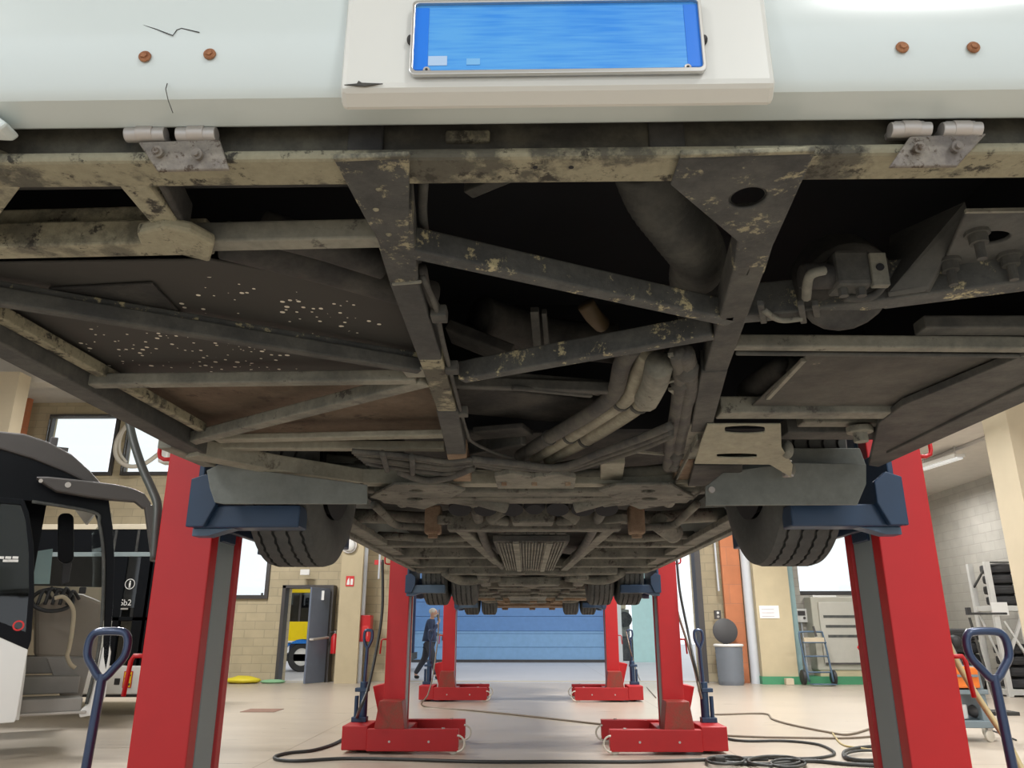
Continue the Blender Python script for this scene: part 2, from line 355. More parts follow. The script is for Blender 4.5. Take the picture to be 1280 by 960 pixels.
# raised plate mount in the middle
x0, x1 = PY(425, 60, 0.77).x, PY(969, 60, 0.77).x
zt, zb = 2.16, PY(600, 108, 0.77).z
m = MB(); m.hexa([(x0 + .004, .77, zb), (x1 - .004, .77, zb), (x1, .80, zb - .012), (x0, .80, zb - .012), (x0 + .004, .774, zt), (x1 - .004, .774, zt), (x1 + .002, .82, zt + .03), (x0 - .002, .82, zt + .03)])
m.build('plate_mount', 'plasticwhite', front, 0.007)
m = MB(); m.prism([(PY(430, 110, .7685).x, zb + .0035), (PY(446, 107, .7685).x, zb + .005), (PY(448, 104, .7685).x, zb + .009), (PY(452, 108, .7685).x, zb + .006), (PY(478, 112, .7685).x, zb + .0045), (PY(455, 113, .7685).x, zb + .001)], (1, 0, 0), (0, 0, 1), (0, .7697, 0), .0016)
m.build('paint_chip', 'grime_shade', front)
for u, v in ((181, 70.5), (262, 67.5), (1128, 59), (1217, 59)):
    p = PY(u, v, .794)
    m = MB(); m.lathe([(0.0, .0001), (0.0, .0060), (.0012, .0078), (.003, .0080)], (p.x, p.y - .0022, p.z), (0, 1, 0), 6 if False else 20)
    bo = m.build('bolt', 'rustbolt', front)
    MB().lathe([(0, .0001), (0, .0044), (.0024, .0048)], (p.x, p.y - .0042, p.z), (0, 1, 0), 6).build('bolt_head', 'rustbolt', bo)
# hairline cracks in the paint
for pts in (((95, 0), (118, 12), (145, 20), (170, 30), (196, 38), (217, 46), (222, 39), (228, 37), (250, 42)), ((207, 101), (205, 108), (208, 122), (214, 138))):
    q = [PY(u, v, .7925 if v < 60 else .794) for u, v in pts]
    MB().tube([(p.x, (.794 if p.z > 1.96 else (.7915 if p.z > 1.92 else .800)) - .0012, p.z) for p in q], .0006, 6).build('paint_crack', 'grime_shade', front)
# --- licence plate (blank blue field in a chromed frame)
plx0, plx1 = PY(517, 48, .766).x, PY(876, 48, .766).x; plz0, plz1 = PY(690, 91, .766).z, PY(690, 4, .766).z
pl = MB(); pl.prism(rrect(plx0, plx1, plz0, plz1, .006), (1, 0, 0), (0, 0, 1), (0, .7685, 0), .003)
def plate_material():
    m, nt, b = nodes('faded_blue_plate'); b.inputs['Roughness'].default_value = 0.35
    tc = N(nt, 'ShaderNodeTexCoord'); sp = N(nt, 'ShaderNodeSeparateXYZ'); nt.links.new(tc.outputs['Object'], sp.inputs[0])
    mp = N(nt, 'ShaderNodeMapping'); mp.inputs['Scale'].default_value = (3, 1, 60); nt.links.new(tc.outputs['Object'], mp.inputs['Vector'])
    no = N(nt, 'ShaderNodeTexNoise', Scale=5.0, Detail=5.0); nt.links.new(mp.outputs[0], no.inputs['Vector'])
    n2 = N(nt, 'ShaderNodeTexNoise', Scale=9.0, Detail=2.0); nt.links.new(tc.outputs['Object'], n2.inputs['Vector'])
    ad = N(nt, 'ShaderNodeMath', operation='ADD'); nt.links.new(no.outputs['Fac'], ad.inputs[0]); nt.links.new(n2.outputs['Fac'], ad.inputs[1])
    mr = N(nt, 'ShaderNodeMapRange'); mr.inputs['From Min'].default_value = 0.75; mr.inputs['From Max'].default_value = 1.25; nt.links.new(ad.outputs[0], mr.inputs['Value'])
    mx = N(nt, 'ShaderNodeMix', data_type='RGBA'); mx.inputs['A'].default_value = (0.025, 0.26, 0.82, 1); mx.inputs['B'].default_value = (0.10, 0.40, 0.86, 1); nt.links.new(mr.outputs[0], mx.inputs['Factor'])
    nt.links.new(mx.outputs['Result'], b.inputs['Base Color']); return m
M['plateblue'] = plate_material(); M['plateband'] = plain('deep_blue_band', (0.01, 0.20, 0.82), 0.35)
plate = pl.build('license_plate', 'plateblue', bus)
wband = (plx1 - plx0)
for a, b in ((.004, .052), (.948, .996)):
    MB().box(plx0 + wband * a, plx0 + wband * b, .7647, .7655, plz0 + .006, plz1 - .006).build('blue_band', 'plateband', plate)
for u0, u1, v0, v1 in ((535, 559, 70, 82), (583, 600, 73, 81)):
    a, b = PY(u0, v1, .765), PY(u1, v0, .765)
    MB().box(a.x, b.x, .7648, .7656, a.z, b.z).build('worn_patch', plain('pale_worn_patch', (0.45, 0.62, 0.85) if u0 < 560 else (0.2, 0.5, 0.86), 0.4), plate)
m = MB(); m.plate(rrect(plx0 - .003, plx1 + .003, plz0 - .004, plz1 + .003, .008), [rrect(plx0 + .0015, plx1 - .0015, plz0 + .002, plz1 - .0015, .005)], (1, 0, 0), (0, 0, 1), (0, .767, 0), .006)
m.build('plate_frame', 'steelbright', plate, .001)
for u, v in ((533, 87), (860, 83.5)):
    p = PY(u, v, .763); s = MB().lathe([(0, .0001), (-.0005, .004), (.003, .0052)], p, (0, 1, 0), 18).build('screw', 'zinc', plate, smooth='auto')
    MB().lathe([(0, .0001), (0, .0017), (.001, .0017)], p - Vector((0, .0009, 0)), (0, 1, 0), 8).build('screw_socket', 'grime_shade', s)
for u in (513, 880):
    MB().ball(PY(u, 50, .767), .0055, sz=1.2, sx=.8).build('plate_clip', 'black', plate, smooth=True)

# --- front cross member behind the panel, sand-caked
fc0, fc1 = BL + .02, BR - .02
zf = ZB
m = MB(); m.box(fc0, fc1, .868, .933, zf, zf + .016); m.build('frame_beam', 'sandy', bus, .006)
m = MB(); m.box(fc0, fc1, .888, .925, zf + .016, zf + .13); m.build('crossmember_web', 'webdark', bus, .004)
p = PZ(585, 172, 1.835)
MB().box(p.x - .03, p.x + .03, .880, .892, 1.825, 1.842).build('bracket', 'sandy', bus, .003)
for u in (669, 714):
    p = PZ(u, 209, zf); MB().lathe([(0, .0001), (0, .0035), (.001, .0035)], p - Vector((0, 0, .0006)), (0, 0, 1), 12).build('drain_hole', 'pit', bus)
for u, v in ((458, 173), (833, 172)):
    p = PY(u, v, .886); MB().box(p.x - .024, p.x + .024, .880, .890, 1.806, 1.90).build('bracket', 'grime_shade', bus, .003)
# lower-left bumper return piece
a, b = PY(-20, 152, .845), PY(22, 168, .845)
MB().prism([(a.x - .3, a.z + .02), (PY(0, 150, .845).x, PY(0, 150, .845).z), (b.x, b.z + .002), (b.x - .008, b.z - .007), (a.x - .3, a.z - .005)], (1, 0, 0), (0, 0, 1), (0, .852, 0), .03).build('bumper_corner', 'bodywhite', bus, .004)
# hinges
for c0, right in ((218, 0), (1172, 1)):
    du = c0 - 218
    def H(u, v, y): return PY(u + du, v - (6 if right else 0), y)
    hp = [PY(u + du, v - (6 if right else 0), y) for u, v, y in (((172, 177, .860), (274, 174, .860), (286, 211, .863), (196, 213, .863)) if not right else ((184, 176, .860), (280, 172, .860), (243, 213, .863), (158, 214, .863)))]
    hg = MB()
    t = Vector((0, .006, 0)); hg.hexa([hp[3], hp[2], hp[1], hp[0], hp[3] + t, hp[2] + t, hp[1] + t, hp[0] + t])
    hinge = hg.build('hinge', 'hingeplate', bus, .002)
    hw = hinge
    for u0, u1 in ((158, 208), (222, 271)):
        a, b = H(u0, 169, .862), H(u1, 168, .862); a.z = b.z = (a.z + b.z) / 2
        kn = MB().cyl(a, b, .0100, 18).build('knuckle', 'alu', hw, .001, 'auto')
        c = a.lerp(b, .5)
        MB().cyl(c - Vector((.011, 0, -.001)), c + Vector((.011, 0, .001)), .0112, 18).build('pin_sleeve', 'zinc', kn, .0006, 'auto')
        MB().box(c.x - .02, c.x + .02, c.y - .004, c.y + .03, c.z + .002, c.z + .012).build('hinge_tab', 'alu', kn, .002)
    for u, v in ((198, 190), (247, 193)) if not right else ((194, 191), (241, 190)):
        p = PY(u + du, v - (6 if right else 0), .856)
        MB().lathe([(-.009, .0001), (-.009, .004), (-.004, .004), (-.004, .0075), (.004, .0065)], p, (0, .9, .25), 12).build('hinge_bolt', 'hingeplate', hw, 0, 'auto')

# --- longitudinal beams with their front plates
def gusset(px, z, holes=(), name='gusset_plate'): return poly_plate(px, z, .006, name, 'gusset', holes)
gp = gusset([(417, 201), (512, 197), (511, 292), (478, 303), (462, 285)], ZB - .007)
MB().bar(PZ(417, 201, ZB - .012), PZ(512, 197, ZB - .012), .008, .008).build('weld_rib', 'sandy', gp, .002)
for u, v in ((474, 237), (470, 262), (486, 293)):
    p = PZ(u, v, ZB - .0075); MB().lathe([(-.003, .0001), (-.002, .003), (0, .005)], p, (0, 0, 1), 12).build('plate_bolt', 'sandy', gp, smooth='auto')
beam((486, 262), (505, 355), .066, .06, 'longitudinal_beam', 'gusset', w2=.052)
beam((505, 355), (538, 452), .053, .06, 'longitudinal_beam', 'gussetplain')
beam((538, 450), (562, 525), .054, .06, 'longitudinal_beam', 'sandy', z=ZB - .001)
beam((559, 515), (573, 580), .06, .06, 'longitudinal_beam', 'gussetplain', z=ZB - .004, z2=ZB - .024, w2=.066)
beam((571, 570), (578, 602), .068, .06, 'beam_end', 'rust', z=ZB - .026, w2=.072)
MB().bar(PZ(490, 357, ZB - .004), PZ(527, 354, ZB - .004), .006, .006).build('weld_rib', 'steel_pale', bus, .002)
hole = [(935 + 24 * math.cos(a) , 248 + 13 * math.sin(a) - 4 * math.cos(a)) for a in [2 * PI * i / 24 for i in range(24)]]
gp = gusset([(850, 198), (1019, 192), (968, 305), (958, 308), (945, 300), (926, 306), (838, 232)], ZB - .008, [hole])
MB().bar(PZ(850, 196, ZB - .013), PZ(1019, 191, ZB - .013), .008, .008).build('weld_rib', 'sandy', gp, .002)
m = MB(); hp = [PZ(u, v, ZB) for u, v in hole]; hp2 = [p + Vector((0, 0, -.014)) for p in hp]
m.tube([p + Vector((0, 0, .004)) for p in hp], .003, 8, True).build('hole_flange', 'grime_shade2', gp, smooth=True)
beam((948, 290), (935, 345), .06, .055, 'longitudinal_beam', 'gusset', w2=.055)
beam((938, 333), (891, 476), .055, .06, 'longitudinal_beam', 'grime_shade2')
beam((893, 465), (876, 540), .062, .06, 'longitudinal_beam', 'grime_shade2', z=ZB - .003)
beam((878, 530), (850, 606), .07, .06, 'longitudinal_beam', 'steel_pale', w2=.075)
beam((862, 575), (849, 607), .072, .05, 'beam_end', 'rust', z=ZB - .003)
MB().bar(PZ(840, 612, ZB - .02), PZ(872, 550, ZB - .02), .006, .03).build('edge_strip', 'steel_pale', bus, .001)
# --- diagonals and cross tubes
beam((512, 318), (915, 405), .034, .045, mat='steel')
beam((577, 477), (892, 422), .036, .05, mat='steel')
beam((560, 484), (765, 492), .03, .03, mat='grime_shade2', z=1.83)
beam((240, 309), (476, 304), .036, .036, mat='steel_pale')
beam((-60, 318), (262, 311), .045, .045, mat='sandy2')
beam((-60, 300), (215, 293), .02, .05, mat='sandy2', z=ZB + .03)
beam((160, 224), (222, 300), .042, .03, 'strut', 'sandy2')
beam((196, 222), (232, 290), .012, .05, 'strut_web', 'grime_shade', z=ZB + .005)
m = poly_plate([(170, 292), (205, 283), (238, 290), (268, 306), (262, 329), (218, 318), (176, 308)], ZB - .012, .02, 'gusset_plate', 'sandy2', bevel=.006)
beam((-30, 205), (15, 222), .02, .03, 'strut', 'sandy2'); beam((15, 224), (-40, 300), .03, .03, 'strut', 'sandy2')
# left floor tubes
beam((-60, 372), (525, 466), .03, .034, mat='grime_shade2', z=ZB)
beam((-40, 358), (525, 452), .02, .02, 'tube_flange', 'steel', z=ZB + .03)
beam((72, 484), (520, 478), .038, .03, mat='steel_pale')
beam((226, 558), (532, 481), .045, .035, mat='steel_pale')
beam((505, 468), (535, 467), .06, .01, 'gusset_plate', 'steel_pale', z=ZB + .002)
beam((270, 552), (556, 546), .05, .02, mat='beamtan', z=ZB + .01)
beam((255, 562), (556, 563), .045, .03, mat='beamtan', z=ZB + .02)
# cross beam in front of the axle
a = [(240, 571), (335, 589), (450, 606), (560, 607)]
for i in range(3): beam(a[i], a[i + 1], .085, .06, mat='beamtan', z=ZB - .02)
beam((555, 607), (872, 607), .085, .06, mat='beamtan', z=ZB - .02)
beam((205, 560), (262, 584), .05, .04, mat='steel_pale', z=ZB - .01)
# bolted clamp plate on the cross beam
m = poly_plate([(618, 596), (637, 592), (668, 597), (700, 593), (720, 598), (718, 611), (622, 611)], ZB - .045, .02, 'clamp_plate', 'steel_pale', bevel=.004)
for u in (630, 668, 710):
    p = PZ(u, 607, ZB - .057); MB().lathe([(0, .0001), (0, .011), (.014, .011)], p, (0, 0, 1), 6).build('clamp_bolt', 'rust', m)
# diamond node plates
for s in (0, 1):
    fx = (lambda u: u) if not s else (lambda u: 1330 - u + (0))
    o = [(fx(u), v) for u, v in ((462, 622), (492, 606), (560, 607), (582, 613), (560, 625), (530, 637), (500, 632))]
    hs = [[(fx(cx) + rx * math.cos(t), cy + ry * math.sin(t)) for t in [2 * PI * i / 16 for i in range(16)]] for cx, cy, rx, ry in ((520, 614, 9, 1.8), (518, 624, 10, 1.9), (480, 619, 4, 1))]
    poly_plate(o, ZB - .05, .012, 'node_plate', 'axle', hs)
# --- side rails along the sills
def side_rail(x, s):
    m = MB(); m.box(min(x, x - s * .07), max(x, x - s * .07), .93, 2.62, ZB - .005, ZB + .012); m.build('side_rail', 'grime_shade2', bus, .004)
    m = MB(); m.box(min(x - s * .07, x - s * .085), max(x - s * .07, x - s * .085), .93, 2.62, ZB - .012, ZB + .10); m.build('side_rail_flange', 'grime_shade2', bus, .003)
side_rail(BL, -1); side_rail(BR, 1)
MB().bar(PZ(-30, 385, ZB + .02), PZ(252, 540, ZB + .02), .028, .03).build('frame_beam', 'sandy', bus, .004)
# --- floor sheets over the left bay
poly_plate([(-80, 330), (262, 325), (520, 372), (548, 470), (180, 478), (60, 462), (-80, 400)], ZB + .06, .006, 'splash_sheet', 'speckled')
poly_plate([(-60, 392), (60, 462), (170, 478), (560, 470), (580, 547), (230, 552)], ZB + .075, .008, 'floor_board', 'plywood')
poly_plate([(60, 362), (190, 355), (240, 408), (120, 395)], ZB + .052, .006, 'access_panel', 'grime_shade', bevel=.002)
# drooping dark ducts behind the left cross tube
for a, b, r in (((280, 300), (540, 372), .035), ((330, 285), (480, 330), .03)):
    MB().tube([PZ(a[0], a[1], ZB + .07), PZ((a[0] + b[0]) / 2, (a[1] + b[1]) / 2 - 2, ZB + .075), PZ(b[0], b[1], ZB + .07)], r, 14, smooth=5).build('air_duct', 'grime_shade', bus, smooth=True)
# bay floor and walls above the frame, cavity shade painted in near-black
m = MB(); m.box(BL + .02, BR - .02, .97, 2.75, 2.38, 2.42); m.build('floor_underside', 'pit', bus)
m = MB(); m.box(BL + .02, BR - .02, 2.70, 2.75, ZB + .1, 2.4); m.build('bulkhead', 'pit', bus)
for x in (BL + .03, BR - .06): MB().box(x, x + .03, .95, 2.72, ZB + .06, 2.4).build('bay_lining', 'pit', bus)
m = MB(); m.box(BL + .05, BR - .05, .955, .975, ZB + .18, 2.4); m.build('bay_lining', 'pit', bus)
MB().box(PZ(0, 330, 1.86).x - .6, PZ(512, 300, ZB).x, 1.0, 1.03, ZB + .06, 2.3).build('bay_lining', 'grime_shade', bus)
# faint shapes inside the middle bay
MB().tube([PZ(600, 395, 2.05), PZ(680, 420, 2.05), PZ(770, 430, 2.02)], .06, 14, smooth=6).build('air_duct', 'grime_shade', bus, smooth=True)
MB().bar(PZ(668, 390, 1.92), PZ(672, 440, 1.86), .02, .02).build('bracket', 'grime_shade2', bus, .002)
MB().bar(PZ(680, 392, 1.92), PZ(684, 440, 1.86), .012, .02).build('bracket', 'grime_shade2', bus, .002)
MB().bar(PZ(560, 420, 1.98), PZ(640, 452, 1.9), .12, .03).build('bracket', 'grime_shade', bus, .004)
m = MB(); m.tube([PZ(732, 380, 1.95), PZ(742, 395, 1.93), PZ(752, 405, 1.93)], .022, 12, smooth=4).build('brown_hose', plain('ochre_rubber', (.085, .06, .03), .6), bus, smooth=True)
MB().bar(PZ(585, 245, 2.0), PZ(640, 222, 2.0), .03, .03).build('bracket', 'grime_shade2', bus, .004)
# corrugated intake hose, right of the middle bay
pts = spline([PZ(805, 200, 1.95), PZ(822, 245, 1.93), PZ(850, 285, 1.92), PZ(872, 320, 1.93), PZ(868, 350, 1.97), PZ(872, 385, 2.0)], 12)
m = MB(); m.tube(pts, [.053 + (.005 if i % 2 else -.004) for i in range(len(pts))], 20).build('intake_hose', 'grime_shade2', bus, smooth=True)
MB().cyl(PZ(862, 360, 2.02), PZ(898, 352, 1.93), .04, 18).build('air_filter', 'grime_shade', bus, .006, 'auto')
# --- hoses and cable looms over the axle cross beam
def hose(px, r, mat, name, z=1.84, seg=12, k=6, ties=()):
    zs = z if isinstance(z, (list, tuple)) else [z] * len(px)
    pts = [PZ(u, v, zz) for (u, v), zz in zip(px, zs)]
    o = MB().tube(pts, r, seg, smooth=k).build(name, mat, bus, smooth=True)
    sp_ = spline(pts, 12)
    for t in ties:
        i = int(t * (len(sp_) - 2)); d = (sp_[i + 1] - sp_[i]).normalized()
        MB().cyl(sp_[i] - d * .008, sp_[i] + d * .008, r + .004, 14).build('hose_clamp', 'grime_shade2', o, .001)
hose([(650, 570), (690, 545), (740, 515), (768, 490), (778, 455), (792, 432)], .024, 'hosedark', 'coolant_hose', ties=(.2,))
hose([(668, 572), (705, 550), (755, 518), (785, 495), (800, 462), (810, 440)], .024, 'hose', 'coolant_hose', ties=(.25, .55))
hose([(686, 573), (725, 553), (775, 522), (808, 496), (822, 470), (826, 448)], .028, 'hose', 'coolant_hose', ties=(.25, .55))
hose([(808, 500), (818, 480), (824, 455)], .034, 'steel_pale', 'coolant_pipe', z=1.80)
for j, (du, dv) in enumerate(((0, 0), (4, 4), (10, 8), (16, 2), (22, 6))):
    hose([(588, 573 + dv * .6), (640, 579 + dv), (700, 584 + dv * .6), (750, 566 + dv * 1.3), (800, 548 + dv * 1.5), (838, 532 + dv * 1.5)], .0135, 'hosedark', 'cable_loom', z=1.765 + .004 * j, seg=8)
for j in range(5):
    hose([(846 + 3 * j, 440), (850 + 4 * j, 470 + 3 * j), (846 + 3 * j, 510), (838 + 4 * j, 550), (834 + 3 * j, 585)], .019, 'hosedark', 'cable_loom', z=1.80 + .006 * (j % 3), seg=8)
for u, v, r in ((858, 462, .05), (850, 478, .04), (845, 566, .05), (842, 580, .045)):
    MB().ball(PZ(u, v, 1.80), r, sx=.6, sz=.6, seg=12).build('connector', 'grime_shade2', bus, smooth=True)
for pts in (((838, 445), (848, 455)), ((832, 480), (850, 474)), ((838, 488), (846, 494)), ((795, 566), (838, 570))):
    MB().bar(PZ(*pts[0], 1.79), PZ(*pts[1], 1.79), .012, .008).build('cable_tie', 'steel_pale', bus)
for j in range(7):
    hose([(440 + 3 * j, 564 + 2.4 * j), (490 + 2 * j, 568 + 3.0 * j), (525 + 2 * j, 572 + 3.0 * j), (558, 577 + 2.4 * j), (590, 574 + 2 * j)], .0095, 'hosedark', 'cable_loom', z=1.760 + .004 * (j % 3), seg=7)
hose([(500, 590), (530, 600), (560, 597), (590, 585)], .014, 'hosedark', 'cable_loom', z=1.752)
hose([(478, 566), (484, 588)], .010, 'grime_shade2', 'cable_tie', z=1.748); hose([(515, 570), (516, 592)], .010, 'grime_shade2', 'cable_tie', z=1.748)
# brake line clipped to the left beam
hose([(528, 345), (545, 385), (552, 420), (562, 460), (572, 500), (583, 538), (590, 552), (618, 566), (640, 572)], .0055, 'grime_shade2', 'brake_line', z=1.80, seg=8)
hose([(527, 335), (533, 362), (547, 388)], .010, 'grime_shade', 'cable_loom', z=1.81, seg=8)
for u, v in ((549, 393), (565, 460), (578, 515)):
    MB().box(*[c for p in (PZ(u, v, 1.8),) for c in (p.x - .016, p.x + .016, p.y - .02, p.y + .02, p.z - .012, p.z + .014)]).build('clip', 'grime_shade2', bus, .003)
hose([(530, 222), (528, 262), (531, 292)], .008, 'grime_shade2', 'cable_loom', z=1.85, seg=8)
# inner rails above the looms
beam((590, 470), (770, 497), .025, .02, mat='grime_shade2', z=1.86); beam((585, 476), (760, 489), .03, .03, 'frame_beam', 'grime_shade2', z=1.85)
beam((575, 572), (655, 556), .03, .05, mat='grime_shade2', z=1.84)
beam((598, 545), (660, 540), .12, .02, 'bracket', 'grime_shade', z=1.86); beam((560, 500), (770, 520), .30, .02, 'splash_sheet', 'grime_shade', z=1.92)
beam((640, 487), (740, 497), .018, .012, 'bracket', 'grime_shade2', z=1.825)
beam((764, 602), (766, 580), .09, .06, 'bracket', 'beamtan', z=ZB - .005)
beam((640, 598), (770, 575), .03, .03, 'tie_rod', 'grime_shade', z=1.83)
# --- right bay
beam((905, 402), (1010, 393), .042, .07, mat='steel'); beam((1005, 393), (1110, 380), .046, .075, mat='steel')
beam((1105, 381), (1330, 352), .052, .08, mat='steel')
for u in (951, 1001, 1019):
    MB().bar(PZ(u, 382, ZB - .01), PZ(u + 4, 405, ZB - .01), .012, .012).build('pipe_clamp', 'grime_shade2', bus, .002)
beam((955, 385), (1015, 378), .02, .03, 'air_pipe', 'steel_pale', z=ZB + .03)
# big slanted gusset and holed plate
m = MB(); g = [PZ(u, v, z) for u, v, z in ((1110, 372, ZB), (1160, 365, ZB), (1210, 272, ZB + .11), (1206, 258, ZB + .13), (1112, 300, ZB + .16))]
n = (g[1] - g[0]).cross(g[-1] - g[0]).normalized() * .012
bm = m.bm; A = [bm.verts.new(p) for p in g]; B = [bm.verts.new(p + n) for p in g]; bm.faces.new(A); bm.faces.new(B[::-1])
for i in range(5): bm.faces.new((A[i], B[i], B[(i + 1) % 5], A[(i + 1) % 5]))
m.build('gusset_plate', 'gussetplain', bus, .003)
MB().bar(g[1], g[2], .012, .012).build('gusset_flange', 'grime_shade2', bus, .002)
hole = [(1238 + 25 * math.cos(a), 298 + 8 * math.sin(a) - 3 * math.cos(a)) for a in [2 * PI * i / 20 for i in range(20)]]
zp = ZB + .05
gp = poly_plate([(1207, 266), (1330, 264), (1330, 350), (1165, 362)], zp, .008, 'mount_plate', 'gussetplain', [hole])
MB().bar(PZ(1207, 266, zp - .004), PZ(1330, 264, zp - .004), .006, .006).build('plate_edge', 'steel_pale', gp)
for u, v in ((1221, 290), (1261, 318), (1186, 325)):
    p = PZ(u, v, zp); MB().lathe([(-.05, .0001), (-.05, .008), (-.022, .008), (-.022, .015), (-.006, .015), (-.006, .02), (0, .02)], p, (0, 0, 1), 10).build('stud_bolt', 'grime_shade2', gp, 0, 'auto')
# levelling valve
c = PZ(1062, 345, ZB + .03)
vv = MB().box(c.x - .035, c.x + .03, c.y - .03, c.y + .03, c.z - .03, c.z + .04).build('valve', 'grime_shade2', bus, .008)
MB().cyl(c + Vector((-.09, 0, 0)), c + Vector((-.03, 0, 0)), .024, 16).build('valve_solenoid', 'grime_shade', vv, .004, 'auto')
MB().box(c.x + .025, c.x + .055, c.y - .035, c.y - .02, c.z - .035, c.z + .03).build('valve_bracket', 'steel_pale', vv, .002)
MB().cyl(c + Vector((.04, -.038, .0)), c + Vector((.04, -.034, .0)), .007, 12).build('valve_port', 'pit', vv)
for dx in (-.02, .012): MB().cyl(c + Vector((dx, -.01, -.045)), c + Vector((dx, -.01, -.025)), .009, 6).build('valve_bolt', 'grime_shade2', vv)
MB().tube([PZ(1030, 338, ZB + .02), PZ(1012, 345, ZB + .01), PZ(1008, 372, ZB)], .009, 8, smooth=6).build('air_hose', 'steel_pale', vv, smooth=True)
MB().tube([PZ(1095, 330, ZB + .05), PZ(1105, 350, ZB + .03), PZ(1090, 370, ZB), PZ(1055, 372, ZB - .005)], .008, 8, smooth=6).build('air_hose', 'grime_shade2', vv, smooth=True)
MB().cyl(c + Vector((.02, .06, .0)), c + Vector((.02, .12, .06)), .09, 20).build('air_spring', 'grime_shade', bus, .01, 'auto')
hose([(955, 388), (975, 400), (1003, 398)], .006, 'steel_pale', 'air_hose', z=ZB - .01, seg=8)
# right-hand tray rails
beam((918, 436), (1330, 439), .03, .03, mat='steel_pale'); beam((920, 444), (1330, 448), .012, .01, 'rail_lip', 'grime_shade2', z=ZB - .004)
beam((1150, 415), (1330, 415), .05, .03, mat='grime_shade2', z=ZB + .03)
beam((898, 520), (1203, 520), .07, .05, mat='steel_pale')
poly_plate([(1010, 443), (1300, 447), (1240, 470), (1130, 510), (935, 512)], ZB + .02, .006, 'undertray', dirty('scratched_undertray', (0.07, 0.068, 0.06), (0.12, 0.114, 0.096), .45, 4, third=(.30, .27, .21), tamount=.12))
MB().bar(PZ(1005, 452, ZB + .013), PZ(960, 500, ZB + .013), .012, .01).build('tray_edge', 'steel_pale', bus, .002)
for j in range(5):
    hose([(975 + 12 * j, 455), (982 + 12 * j, 478), (978 + 10 * j, 498)], .02, 'grime_shade2' if j % 2 else 'grime_shade', 'wiring_conduit', z=1.87, seg=10)
hose([(935, 490), (960, 470), (990, 455)], .035, 'grime_shade', 'air_duct', z=1.88)
beam((1000, 531), (1180, 531), .06, .03, mat='steel_pale', z=ZB + .03); beam((978, 545), (1160, 546), .10, .05, mat='grime_shade2', z=ZB + .02)
p = PZ(1075, 541, ZB); MB().lathe([(-.03, .0001), (-.03, .022), (0, .022), (0, .04), (.02, .04)], p, (0, 0, 1), 12).build('drain_plug', 'steel_pale', bus, .002, 'auto')
poly_plate([(1400, 395), (1128, 507), (1098, 530), (1086, 582), (1098, 584), (1400, 450)], ZB - .004, .02, 'sill_plate', 'grime_shade2')
# steering-box guard with two slots
def slot(cx, cy, rx, ry): return [(cx + rx * max(-1, min(1, 1.3 * math.cos(t))), cy + ry * math.sin(t)) for t in [2 * PI * (i + .5) / 20 for i in range(20)]]
gz = lambda v: ZB - .01 - .05 * (v - 531) / 50
m = MB(); m.plate([(884, 531), (976, 531), (977, 560), (991, 582), (989, 597), (962, 581), (868, 580), (875, 556)], [slot(931, 537.5, 25, 5.2), slot(921, 570, 25, 3)], (1, 0, 0), (0, 1, 0), (0, 0, 0), .006)
for v in m.bm.verts: v.co = PZ(v.co.x, v.co.y, gz(v.co.y)) + Vector((0, 0, v.co.z))
gd = m.build('steering_guard', dirty('dusty_tan_guard', (.31, .29, .215), (.40, .37, .27), .5, 4, third=(.16, .145, .11), tamount=.14), bus, .002)
for u, v, r in ((984, 562, .028), (988, 586, .026)):
    MB().ball(PZ(u, v, ZB - .03), r, sz=1.1, sx=.7).build('ball_joint', 'steel_pale', gd, smooth=True)
p = PZ(985, 596, ZB - .06); MB().cyl(p, p + Vector((0, 0, .06)), .02, 6).build('joint_nut', 'zinc', gd)
# bumper-side gusset under the guard
poly_plate([(860, 608), (868, 582), (928, 582), (928, 590), (878, 608)], ZB - .03, .02, 'gusset_plate', 'grime_shade', bevel=.003)
# --- mud flaps in front of the wheels
yf = 2.86
def flap(px, name='mud_flap'):
    pts = [PY(u, v, yf) for u, v in px]
    return MB().prism([(p.x, p.z) for p in pts], (1, 0, 0), (0, 0, 1), (0, yf, 0), -.012).build(name, 'flap', bus, .003)
flap([(258, 588), (272, 581), (340, 590), (440, 603), (459, 606), (459, 630), (280, 630), (268, 628), (262, 610)])
flap([(882, 608), (905, 590), (990, 578), (1083, 580), (1083, 605), (1072, 631), (882, 632)])
p = PY(890, 612, yf - .014); MB().cyl(p, p + Vector((0, .02, 0)), .012, 10).build('flap_bolt', 'zinc', bus)
flap2 = [PY(u, v, 2.92) for u, v in ((905, 590), (985, 560), (1075, 560), (1083, 582), (990, 584))]
MB().prism([(p.x, p.z) for p in flap2], (1, 0, 0), (0, 0, 1), (0, 2.92, 0), -.01).build('wheel_arch_liner', 'flap', bus, .003)

